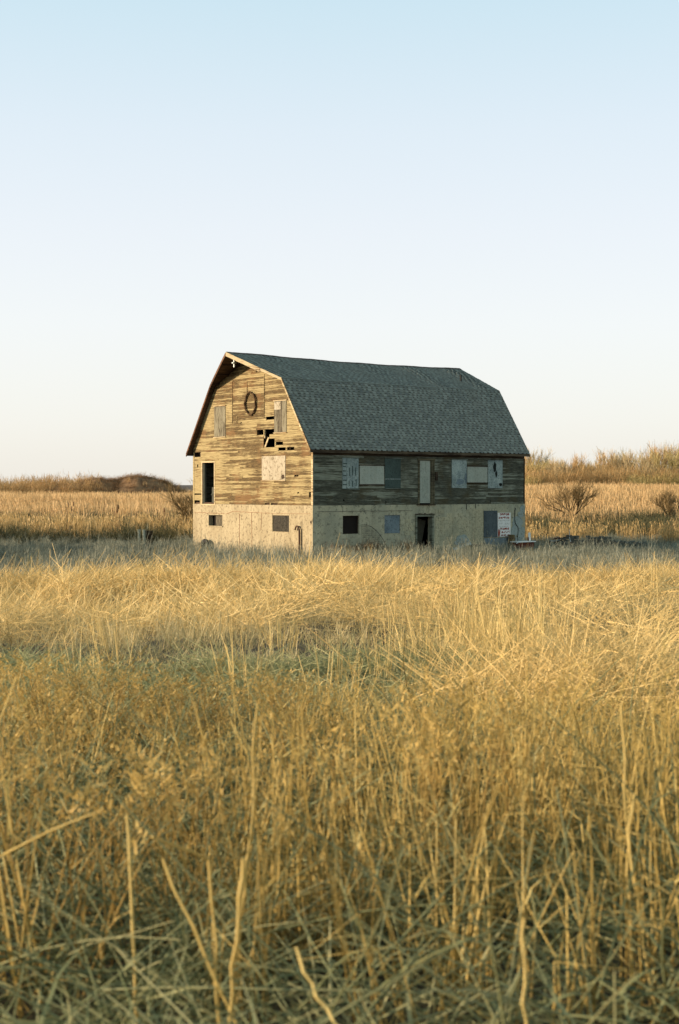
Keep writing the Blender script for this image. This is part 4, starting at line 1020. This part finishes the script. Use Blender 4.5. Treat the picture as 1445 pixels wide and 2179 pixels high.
def outside_barn(P, m=.25):
    u = (P[:, 0] - BX) * math.cos(TH) + (P[:, 1] - BY) * math.sin(TH); v_ = -(P[:, 0] - BX) * math.sin(TH) + (P[:, 1] - BY) * math.cos(TH)
    return ~((u > -m) & (u < Lb + m) & (v_ > -m) & (v_ < Wb + m))
def rots(n, lean=.1, leandir=None, azr=6.28, az0=0.0):
    r_ = np.zeros((n, 3)); r_[:, 2] = rng.uniform(-azr / 2, azr / 2, n) + az0
    r_[:, 0] = rng.normal(0, lean, n); r_[:, 1] = rng.normal(0, lean, n)
    return r_
def scls(n, a, b_, zf=None):
    s_ = rng.uniform(a, b_, n); o = np.column_stack([s_, s_, s_])
    if zf is not None: o[:, 2] *= zf
    return o
F = lambda P, s_, sd_: vnoise(P[:, 0], P[:, 1], s_, sd_)

# ---- near grass
c_reed = variants(make_near, 'reed', 6, ST['straw_near'], 'near_reed'); c_seed = variants(make_near, 'seed', 6, ST['brown'], 'near_seed'); c_tan = variants(make_near, 'tangle', 6, ST['tangle'], 'near_tangle')
lx = lambda P: P[:, 0] / (.2388 * P[:, 1])          # where across the wedge a plant stands
P = fan(4.1, 9.5, 11.5, 1.2, .5); t = lx(P); keep = rng.uniform(0, 1, len(P)) < np.clip(.62 + .5 * t + (F(P, 1.0, 5) - .5) * 1.2, .12, 1); P = P[keep]
zf = (.58 + .46 * F(P, 1.1, 6)) * np.clip(1.12 - .07 * (P[:, 1] - 4), .6, 1.12)
scatter('dry_reeds', c_reed, P, rots(len(P), .09), scls(len(P), .85, 1.1, zf), 6, 'tall straw-coloured dry stalks filling the near foreground, densest on the right', 'dry grass')
P = fan(4.6, 11.0, 7, 1.2, .5); t = lx(P); keep = rng.uniform(0, 1, len(P)) < np.clip(.50 - .75 * t + (F(P, 1.2, 7) - .5) * 1.0, .05, 1); P = P[keep]
r_ = rots(len(P), .06); zf = (.50 + .42 * F(P, 1.1, 8)) * np.clip(1.15 - .07 * (P[:, 1] - 4.5), .6, 1.15)
scatter('seed_grass', c_seed, P, r_, scls(len(P), .85, 1.1, zf), 6, 'brown feathery seed heads on leaning stems, massed in the left foreground', 'dry grass')
P = fan(2.7, 8.5, 8, 1.25, .6)
scatter('fallen_stalks', c_tan, P, rots(len(P), .1), scls(len(P), .75, 1.1, np.full(len(P), .9)), 6, 'tangled fallen stalks between the standing stems at the very front', 'dry grass')
def make_litter(kind):
    pb = PB()
    for i in range(46):
        az = U(0, 6.28); b_ = (U(-.3, .3), U(-.3, .3), U(0, .10)); p = path(b_, az, U(1.1, 1.65), U(.15, .6), 3, U(-.2, .3), .1); pb.ribbon(p, [.007, .008, .007, .003], sidev(az) if i % 2 else np.array([0, 0, 1.]), U(0, 1))
    for i in range(16):
        az = U(0, 6.28); p = path((U(-.3, .3), U(-.3, .3), -.02), az, U(.1, .9), U(.15, .45), 4, U(.2, 1.1), .1); pb.ribbon(p, [.007, .007, .006, .004, .001], sidev(az), U(0, 1))
    return pb
c_li = variants(make_litter, 'litter', 6, ST['tangle'], 'near_litter')
P = fan(2.4, 16, 9, 1.25, .8)
scatter('straw_litter', c_li, P, rots(len(P), .12), scls(len(P), .8, 1.2), 6, 'grey-green litter of dead leaves covering the ground between the near stalks', 'litter')
# ---- middle distance
c_lod = variants(lambda k_: make_mid(k_, .85), 'lodged', 8, ST['mat'], 'mid_lodged'); c_ln = variants(lambda k_: make_mid(k_, .42), 'lodged', 6, ST['mat'], 'near_lodged'); c_up = variants(make_mid, 'upright', 6, ST['straw'], 'mid_upright'); c_sh = variants(make_mid, 'short', 6, ST['green'], 'mid_short'); c_wd = variants(make_mid, 'weed', 6, ST['grey'], 'mid_weed')
P = fan(7.5, 50, 6.5, 1.2, 1)
scatter('short_grass', c_sh, P, rots(len(P), .1), scls(len(P), .8, 1.2, np.clip(.45 + 1.1 * F(P, 1.7, 42), 0, 2) * np.where(P[:, 1] < 20, .8, 1)), 6, 'short pale green and straw grass of the hollow in the middle distance', 'grass')
# heaps of flattened straw
P = fan(9, 54, 4.4, 1.2, 1.5); d = P[:, 1]; t = lx(P); nz = F(P, 5.5, 11) + .45 * (F(P, 2.0, 12) - .5)
pr = np.where(d < 17, np.clip((t - .15) * 2.2, 0, 1) * 1.5 * (nz > .28), np.where(d < 26, (nz > .52) * .85, np.clip((43.5 + 6 * np.clip(t, -.6, 1) - d) / 3, 0, 1) * np.clip((nz - .44) * 5, .03, 1)))
P = P[rng.uniform(0, 1, len(P)) < pr]; lift = .62 * np.clip((48 - P[:, 1]) / 22, .1, 1) * np.clip((F(P, 2.6, 13) - .40) * 2.6, 0, 1) * rng.uniform(.15, 1, len(P))
P3 = np.column_stack([P, terr(P[:, 0], P[:, 1]) + lift]); az = (F(P, 4.0, 14) - .5) * 5.0
r_ = rots(len(P), .16); r_[:, 2] = az + rng.normal(0, .75, len(P))
nr_ = P[:, 1] < 23
scatter('flattened_straw', c_ln, P3[nr_], r_[nr_], scls(int(nr_.sum()), .8, 1.2), 6, 'bright flattened straw mat in the right middle distance, just beyond the near stalks', 'straw')
P3, r_, P = P3[~nr_], r_[~nr_], P[~nr_]
scatter('flattened_straw', c_lod, P3, r_, scls(len(P), .75, 1.25), 8, 'bright flattened straw lying in swirled heaps across the middle of the field', 'straw')
P = fan(9, 72, 2.6, 1.2, 1.5); P = P[outside_barn(P, 2.0)]; d = P[:, 1]; t = lx(P); nz = F(P, 3.5, 15) + .5 * (F(P, 1.3, 16) - .5)
pr = np.clip((nz - .46) * 3.6, 0, 1) * (.55 + .35 * np.clip(t, -1, 1)) + np.where((d > 32) & (d < 52) & (t > -.25), .40 * (nz > .4), 0) + .04
pr = np.where(d > 48, pr * np.where(t > .2, .30, .10), pr)
P = P[rng.uniform(0, 1, len(P)) < pr]
scatter('standing_straw', c_up, P, rots(len(P), .12), scls(len(P), .75, 1.2, (.6 + .8 * F(P, 1.5, 71)) * np.clip(1.25 - P[:, 1] / 60, .5, 1)), 6, 'scattered tufts of upright straw rising above the flattened field', 'dry grass')
P = fan(39, 98, 3.8, 1.15, 2); P = P[outside_barn(P)]; d = P[:, 1]
P = P[rng.uniform(0, 1, len(P)) < np.clip((d - 40) / 6, 0, 1) * np.clip(.35 + 1.2 * (F(P, 2.2, 17) - .2), .2, 1)]
near = ~outside_barn(P, 2.2); zf = .15 + 1.25 * F(P, 1.6, 18); zf = np.where(near, np.minimum(zf, .8), zf); zf = np.where((P[:, 1] > 70) & ((P[:, 0] > 9) | (P[:, 0] < -9)), zf * .55, zf)
scatter('grey_weeds', c_wd, P, rots(len(P), .08), scls(len(P), .8, 1.25, zf), 6, 'low grey-green dead weeds surrounding the foot of the barn', 'weeds')
n = 34; P = np.column_stack([rng.normal(world(1010, 17), .45, n), rng.uniform(14.5, 19, n)])
scatter('straw_clump', c_up, P, rots(n, .10), scls(n, .8, 1.15), 6, 'dense upright clump of golden straw right of centre in the middle of the field', 'dry grass')
n = 48; y_ = rng.uniform(10.4, 13.6, n); P = np.column_stack([y_ * rng.uniform(.07, .27, n), y_]); P3 = np.column_stack([P, terr(P[:, 0], P[:, 1]) + rng.uniform(.0, .22, n)]); r_ = rots(n, .10, azr=2.0); r_[:, 2] -= .35
scatter('matted_straw', c_ln, P3, r_, scls(n, .9, 1.3), 6, 'thick mat of bright fallen straw at the right, behind the front stalks', 'straw')
# ---- reeds behind and beside the barn
c_fr = variants(make_far, 'reed', 6, ST['reed'], 'far_reed'); c_ff = variants(make_far, 'field', 6, ST['field'], 'far_field'); c_br = variants(make_far, 'bramble', 5, ST['dark'], 'far_bramble'); c_ru = variants(make_far, 'bramble', 3, ST['rust'], 'rust_bramble')
P = fan(88, 108, 1.5, 1.25, 3); P = P[outside_barn(P, 1.0)]; t = lx(P); d = P[:, 1]
P = P[rng.uniform(0, 1, len(P)) < np.where(t < 0, .8 * (F(P, 2.2, 51) > .50), np.where(d < 94, .6, .06)) * np.clip(.35 + 1.3 * (F(P, 3, 19)), 0, 1)]
zf = np.where(lx(P) < 0, .82, .62) * (.8 + .35 * F(P, 4, 20))
scatter('reed_belt', c_fr, P, rots(len(P), .05), scls(len(P), .8, 1.1, zf), 6, 'belt of tall golden reeds standing behind the barn hollow', 'reeds')
P = fan(88, 120, 2.2, 1.25, 3); P = P[outside_barn(P, .8)]; P = P[(P[:, 0] < -5) | (P[:, 1] > 97)]; t = lx(P); P = P[rng.uniform(0, 1, len(P)) < np.where(t > 0, np.clip((F(P, 5, 21) + .55) * .9, 0, 1), np.where(t > -.62, .9, .7) * (F(P, 4, 21) > .36))]
zf = np.where(lx(P) > 0, 1.0, .9) * np.where((np.abs(P[:, 0] - world(1215, 112)) < 1.6) & (P[:, 1] < 114), .55, 1)
scatter('bramble_bank', c_br, P, rots(len(P), .1), scls(len(P), .95, 1.35, zf), 5, 'dark low bramble and rushes along the ditch behind the barn', 'brambles')
P = fan(108, 262, .62, 1.2, 4); d = P[:, 1]; 
P = P[rng.uniform(0, 1, len(P)) < np.clip((d - 106) / 12, .2, 1)]
zf = (.75 + .55 * F(P, 14, 22)) * np.where((P[:, 0] < 0) & (P[:, 1] > 160), .8, 1)
scatter('far_field_grass', c_ff, P, rots(len(P), .06), scls(len(P), .9, 1.35, zf), 6, 'wide golden field of dry grass rising to the skyline', 'dry grass')
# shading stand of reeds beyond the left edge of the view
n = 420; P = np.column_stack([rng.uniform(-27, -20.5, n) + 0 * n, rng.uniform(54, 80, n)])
scatter('shading_reed_stand', c_fr, P, rots(n, .05), scls(n, .9, 1.45, np.full(n, 1.15)), 6, 'tall reed stand added out of view at the left to shade the barn hollow', 'reeds')
# rusty dock weeds along the side wall
q = []
for i in range(26): u = U(.5, 2.7) if i < 16 else U(2.9, 4.3); q.append(tuple(bl(u, -U(.35, .9))[:2]))
for i in range(8): q.append(tuple(bl(U(5.5, 6.3), -U(.3, .7))[:2]))
P = np.array(q); scatter('dock_weeds', c_ru, P, rots(len(P), .1), scls(len(P), .42, .62, np.full(len(P), 1.25)), 3, 'rust-brown dead dock weeds along the shaded basement wall', 'weeds')
# cattail heads scattered at the left
cc = bpy.data.collections.new('cattail')
for i in range(3):
    pb = PB()
    for j in range(3):
        p = path((U(-.3, .3), U(-.2, .2), 0), U(0, 6.28), U(.02, .16), U(1.7, 2.2), 3, .1); pb.stem(p, [.012, .012, .01, .008], .3); e_ = p[-1]; pb.stem(np.array([e_, e_ + [0, 0, .02], e_ + [.02, 0, .26], e_ + [.02, 0, .29]]), [.01, .032, .032, .01], .0)
    cc.objects.link(bpy.data.objects.new('cattail', pb.mesh('cattail', ST['twig_red'])))
P = fan(90, 104, .035, 1.2, 2); P = P[(lx(P) < -.45)]
scatter('cattails', cc, P, rots(len(P), .04), scls(len(P), .9, 1.1), 3, 'sparse dark cattail heads above the reeds at far left', 'cattails')

# ---- hero stalks in the foreground
def stalk(pts, r0, r1, label, mat=ST['straw_near'], sheath=False, seed=None):
    mb = MB(); pts = [Vector(p) for p in pts]; n = len(pts); base = pts[0].copy(); base.z = tz(base.x, base.y)
    o = empty('dry_stalk', base); tag(o, label, 'stalk', 'broken and tall stalks in the foreground')
    d0 = (pts[0] - pts[1]).normalized(); k0 = min(1.2, max(0, (pts[0].z - base.z + .06)) / max(.35, -d0.z)); foot = pts[0] + d0 * k0; foot.z = base.z - .05
    if pts[0].z > base.z: pts = [foot] + pts
    fine = []
    for a, b_ in zip(pts, pts[1:]):
        for k in range(3): fine.append(a + (b_ - a) * k / 3)
    fine.append(pts[-1]); fine = [p - base for p in fine]
    nn_ = len(fine) - 1; fine = [p + Vector((U(-1, 1), U(-1, 1), 0)) * (.006 if 0 < i < nn_ else 0) for i, p in enumerate(fine)]; mb.tube(fine, [(r0 + (r1 - r0) * i / nn_) * (.80 if i % 3 else .64) for i in range(nn_ + 1)], 7); s_ = mb.build('stem', mat, o)
    at = s_.data.attributes.new('cv', 'FLOAT', 'POINT'); at.data.foreach_set('value', [.62] * len(s_.data.vertices))
    if sheath:
        for f in (.3, .62):
            i = int(f * (len(fine) - 1)); pb = PB(); pb.ribbon(path(np.array(fine[i]), U(0, 6.28), .4, .22, 5, 1.4, .1), [.011, .012, .010, .007, .004, .001], sidev(1.0), .8)
            lo_ = bpy.data.objects.new('leaf', pb.mesh('leaf', mat)); COL.objects.link(lo_); lo_.parent = o
def at(px, py, d):
    x = (px - 722.5) / 3026 * d; z = EYE - (py - 1040.9) / 3026 * d; return (x, d, z)
HS = [
 ([at(462, 2130, 3.9), at(455, 1960, 3.95), at(443, 1832, 4.0), at(322, 1783, 3.85)], .0062, .0055, 'thick pale stalk snapped over sideways near its top in the left foreground'),
 ([at(455, 2080, 3.8), at(385, 1925, 3.85), at(345, 1830, 3.9)], .0058, .005, 'straight pale stalk leaning left just below the snapped stalk'),
 ([at(490, 2120, 3.7), at(508, 1950, 3.72), at(517, 1830, 3.75)], .0058, .009, 'pale stalk with a blunt knobbed top in the centre-left foreground'),
 ([at(520, 1900, 4.6), at(538, 1720, 4.65), at(541, 1560, 4.7), at(548, 1500, 4.72)], .0072, .005, 'tallest upright stalk of the centre-left foreground'),
 ([at(282, 2060, 4.2), at(274, 1880, 4.25), at(268, 1735, 4.3)], .0062, .006, 'grey upright stalk left of the snapped stalk'),
 ([at(1345, 2000, 4.6), at(1336, 1800, 4.65), at(1331, 1620, 4.7), at(1322, 1500, 4.75)], .0066, .005, 'tallest upright stalk of the right foreground'),
 ([at(1375, 2010, 4.4), at(1362, 1930, 4.42), at(1340, 1800, 4.45), at(1352, 1690, 4.5)], .0062, .005, 'leaning stalk beside the tallest one on the right'),
 ([at(1120, 2179, 3.3), at(1115, 2060, 3.32), at(1118, 1960, 3.35)], .0052, .005, 'grey-green upright stub at the bottom right of centre'),
 ([at(712, 2179, 3.4), at(660, 2100, 3.45), at(630, 2020, 3.5)], .0055, .005, 'short golden stalk leaning left at the bottom centre'),
]
for pts, r0, r1, lab in HS: stalk(pts, r0, r1, lab)

# ---- bare trees
def grow(pb_t, pb_c, p, d, ln, rad, lvl, maxl, spread=.55, up=.15, cvb=.3, twig=.02, kids=(2, 3)):
    k = 4; pts = [p]; dd = d.copy()
    for i in range(k):
        dd = dd + rng.normal(0, .10, 3) + np.array([0, 0, up * .25]); dd /= np.linalg.norm(dd); pts.append(pts[-1] + dd * ln / k)
    pts = np.array(pts)
    if lvl <= 1: pb_t.stem(pts, np.linspace(rad, rad * .65, k + 1), U(0, .6))
    elif lvl < maxl: pb_c.stem(pts, np.linspace(rad, rad * .6, k + 1), U(0, .8))
    else: pb_c.ribbon(pts, np.linspace(max(rad, twig), twig * .6, k + 1), sidev(U(0, 6.28)), U(.2, 1)); return
    n = int(U(*kids) + .99) + (1 if lvl > 0 else 0)
    for j in range(n):
        f = U(.45, 1.0) if j else 1.0; i = min(k, max(1, int(f * k))); ax = rng.normal(0, 1, 3); ax -= ax.dot(dd) * dd; ax /= np.linalg.norm(ax) + 1e-9
        s_ = spread * U(.6, 1.3); nd = dd * math.cos(s_) + ax * math.sin(s_); nd[2] += up; nd /= np.linalg.norm(nd)
        grow(pb_t, pb_c, pts[i], nd, ln * U(.62, .85), rad * .58, lvl + 1, maxl, spread, up, cvb, twig, kids)
def tree_meshes(seed, h, maxl, spread, up, twig, mt, mc, rad, n0=1, kids=(2, 3), lean=.1):
    pt, pc = PB(), PB()
    for q in range(n0):
        a = 6.28 * q / n0 + U(-.4, .4); til = lean if n0 == 1 else U(.25, .8) * lean
        d = np.array([math.cos(a) * math.sin(til), math.sin(a) * math.sin(til), math.cos(til)]); grow(pt, pc, np.array([0, 0, -.1]), d, h * .34, rad, 0, maxl, spread, up, .3, twig, kids)
    m1, m2 = pt.mesh('trunk', mt), pc.mesh('crown', mc)
    zmax = max(v_[:, 2].max() for v_ in pc.v); return m1, m2, zmax
def put_tree(name, ms, x, y, h, label, cat, group=None, z=None, rz=None, wid=1.0):
    o = empty(name, (x, y, tz(x, y) if z is None else z), U(0, 6.28) if rz is None else rz); tag(o, label, cat, group); k = h / ms[2]; o.scale = (k * wid, k * wid, k)
    for nm, me_ in (('trunk', ms[0]), ('crown', ms[1])):
        c_ = bpy.data.objects.new(nm, me_); COL.objects.link(c_); c_.parent = o
    return o
pale_twig = straw('pale_twig', [(.30, .24, .13), (.38, .30, .16), (.44, .35, .19), (.50, .40, .23), (.54, .45, .28)], .15, .05)
TM = [tree_meshes(i, 8, 4, .42, .30, .036, M['bark_pale'], [ST['twig'], pale_twig, ST['twig_olive']][i % 3], .10, 3 + i % 3, (2, 3), .62) for i in range(6)]
pos = {0: 'at the barn end of the far tree line', 1: 'in the middle of the far tree line', 2: 'at the right end of the far tree line'}
prof_px = [(1100, 962), (1135, 966), (1160, 978), (1185, 984), (1215, 974), (1245, 985), (1265, 988), (1285, 962), (1310, 966), (1335, 955), (1360, 962), (1385, 955), (1410, 953), (1445, 956), (1520, 958)]
ORD = 'first second third fourth fifth sixth seventh eighth ninth tenth eleventh twelfth thirteenth fourteenth fifteenth sixteenth seventeenth'.split()
for i in range(32):
    px = 1108 + i * 12.2 + U(-3, 3); d = U(232, 256); x = world(px, d); zt_ = tz(x, d)
    top = float(np.interp(px, [a for a, _ in prof_px], [b_ for _, b_ in prof_px])); z_top = EYE - (top - 1040.9) / 3026 * d
    h = (z_top - zt_) * U(.98, 1.30); k = i % 6; kind = ['reddish twiggy', 'pale slender', 'olive spreading'][k % 3]
    lab_ = f'{kind} bare tree, {ORD[i]} along the far tree line from the barn eave' if i < 16 else f'{kind} bare tree, {ORD[31 - i]} from the right end of the far tree line'
    put_tree('bare_tree', TM[k], x, d, h, lab_, 'tree', 'bare trees of the far tree line', wid=U(.95, 1.2))
# thicket under them
c_th = variants(make_far, 'thicket', 5, ST['twig'], 'thicket'); c_to = variants(make_far, 'thicket', 4, ST['twig_olive'], 'thicket_olive')
n = 800; y_ = rng.uniform(226, 262, n); x_ = (rng.uniform(1090, 1560, n) - 722.5) / 3026 * y_; P = np.column_stack([x_, y_]); px = x_ / y_ * 3026 + 722.5
zf = .66 + .50 * F(P, 7, 31)
scatter('thicket', c_th, P, rots(n, .06), scls(n, .8, 1.15, zf), 5, 'orange-brown brush growing thick beneath the far tree line', 'thicket')
n = 260; y_ = rng.uniform(224, 240, n); x_ = (rng.uniform(1330, 1560, n) - 722.5) / 3026 * y_; P = np.column_stack([x_, y_]); scatter('thicket', c_to, P, rots(n, .06), scls(n, .7, 1.0, np.full(n, .75)), 4, 'olive brush at the right end of the far tree line', 'thicket')
n = 50; y_ = rng.uniform(224, 232, n); x_ = (rng.uniform(1095, 1150, n) - 722.5) / 3026 * y_; P = np.column_stack([x_, y_]); scatter('thicket', c_to, P, rots(n, .06), scls(n, .6, .8, np.full(n, .8)), 4, 'dark olive brush low beside the barn eave', 'thicket')
# low far scrub at the left skyline
n = 420; y_ = rng.uniform(228, 262, n); x_ = (rng.uniform(-90, 215, n) - 722.5) / 3026 * y_; P = np.column_stack([x_, y_]); zf = .40 + .55 * F(P, 3, 33)
scatter('scrub', c_th, P, rots(n, .06), scls(n, .8, 1.2, zf), 5, 'low tan scrub along the left skyline', 'scrub')
# small spreading trees in the field
def bowl_tree(seed, h, n0, mc, twig, lean=1.5, maxl=5, rad=.13, spread=.50, up=.14):
    pt, pc = PB(), PB(); tr = path((0, 0, -.2), 0, .05, .75, 3, .05, .05); pt.stem(tr, [rad * 1.5, rad * 1.2, rad * 1.1, rad], .3)
    for q in range(n0):
        a = 6.28 * q / n0 + U(-.3, .3); til = (U(.35, .6) if q % 2 else U(.75, 1.05)) * lean / 1.9
        d = np.array([math.cos(a) * math.sin(til), math.sin(a) * math.sin(til), math.cos(til)]); grow(pt, pc, tr[-1], d, h * U(.26, .34), rad * .75, 0, maxl, spread, up, .3, twig, (1.6, 2.6))
    d = np.array([.1, 0, 1.]); grow(pt, pc, tr[-1], d, h * .34, rad * .8, 0, maxl, spread, up, .3, twig, (1.6, 2.6))
    m1, m2 = pt.mesh('trunk', M['bark']), pc.mesh('crown', mc)
    return m1, m2, max(v_[:, 2].max() for v_ in pc.v)
tw1 = straw('tree_twig', [(.14, .095, .04), (.20, .135, .055), (.26, .18, .075), (.32, .225, .10), (.38, .28, .13)], .1, .3)
rng = np.random.default_rng(5)
bt = bowl_tree(1, 4.2, 5, tw1, .018, 1.9)
put_tree('small_bare_tree', bt, world(1215, 112), 112, 4.2, 'small bare bowl-shaped tree standing alone in the golden field right of the barn', 'tree', z=tz(world(1215, 112), 112) + .35, rz=.4, wid=1.0)
rng = np.random.default_rng(12)
bt2 = bowl_tree(2, 3.6, 4, tw1, .018, 1.9)
put_tree('small_bare_tree', bt2, world(1425, 112), 112, 3.6, 'small bare tree with a crooked trunk at the right edge of the field', 'tree', rz=1.2, wid=1.0)
rng = np.random.default_rng(5)
bt3 = bowl_tree(3, 4.2, 5, tw1, .015, 2.2)
put_tree('small_bare_tree', bt3, world(418, 95), 95, 4.7, 'bare spreading shrub reaching out from behind the left edge of the barn', 'tree', rz=2.2, wid=1.15)
bt4 = bowl_tree(4, 1.6, 3, tw1, .010, 1.6, 5, .03)
put_tree('bare_shrub', bt4, world(1118, 92), 92, 1.9, 'thin bare shrub twigs poking out behind the far right corner of the barn', 'shrub', rz=.2)
# ---- earth mounds on the left skyline
mm, nt, b = new_mat('mound_soil'); v = coords(nt, (1, 1, 1)); f1 = noise(nt, v, .7, 5, .7); nt.links.new(ramp(nt, f1, [(.35, (.12, .07, .038)), (.6, (.26, .16, .08))]), b.inputs['Base Color']); bump(nt, b, f1, .8, .3)
MD = [(297, 1010, 8.2, 'tallest of the brown brush-covered earth mounds left of the barn'), (220, 1015, 7.4, 'round brown earth mound left of the tallest one'), (344, 1023, 5.0, 'small low mound nearest the barn'), (172, 1024, 10, 'long low mound at the left end of the row')]
mpts = []
for (px, top, hw, lab) in MD:
    d = 236; x = world(px, d); z0 = tz(x, d) - .3; h = EYE - (top - 1040.9) / 3026 * d - z0
    n = 26; me_v = []; me_f = []
    for i in range(n + 1):
        for j in range(n + 1):
            a, b2 = -1 + 2 * i / n, -1 + 2 * j / n; r2 = math.hypot(a, b2); hh_ = max(0, math.cos(min(1, r2) * math.pi / 2)) ** .95
            nn = float(vnoise(a * 3 + px, b2 * 3, .6, 3)) - .5; me_v.append((a * hw, b2 * hw * .8, h * hh_ * (1 + .22 * nn) - .2))
    for i in range(n):
        for j in range(n): q = i * (n + 1) + j; me_f.append((q, q + n + 1, q + n + 2, q + 1))
    me = bpy.data.meshes.new('earth_mound'); me.from_pydata(me_v, [], me_f); me.materials.append(mm); me.polygons.foreach_set('use_smooth', [True] * len(me_f)); me.update()
    o = bpy.data.objects.new('earth_mound', me); COL.objects.link(o); o.location = (x, d, z0); tag(o, lab, 'mound', 'earth mounds on the left skyline')
    for vv_ in me_v:
        if vv_[2] > .3 and U(0, 1) < .38: mpts.append((x + vv_[0] + U(-.3, .3), d + vv_[1] + U(-.3, .3), z0 + vv_[2] - .15))
c_mb = variants(make_far, 'bramble', 4, ST['twig_red'], 'mound_brush'); P = np.array(mpts)
scatter('mound_brush', c_mb, P, rots(len(P), .1), scls(len(P), .7, 1.2, np.full(len(P), .75)), 4, 'red-brown dead brush covering the earth mounds', 'brush')
c_ms = variants(make_far, 'field', 3, ST['field'], 'mound_stems'); k = rng.uniform(0, 1, len(P)) < .10; P = P[k]
scatter('mound_stems', c_ms, P, rots(len(P), .06), scls(len(P), .35, .6, np.full(len(P), 2.0)), 3, 'thin pale stems standing on the earth mounds', 'dry grass')
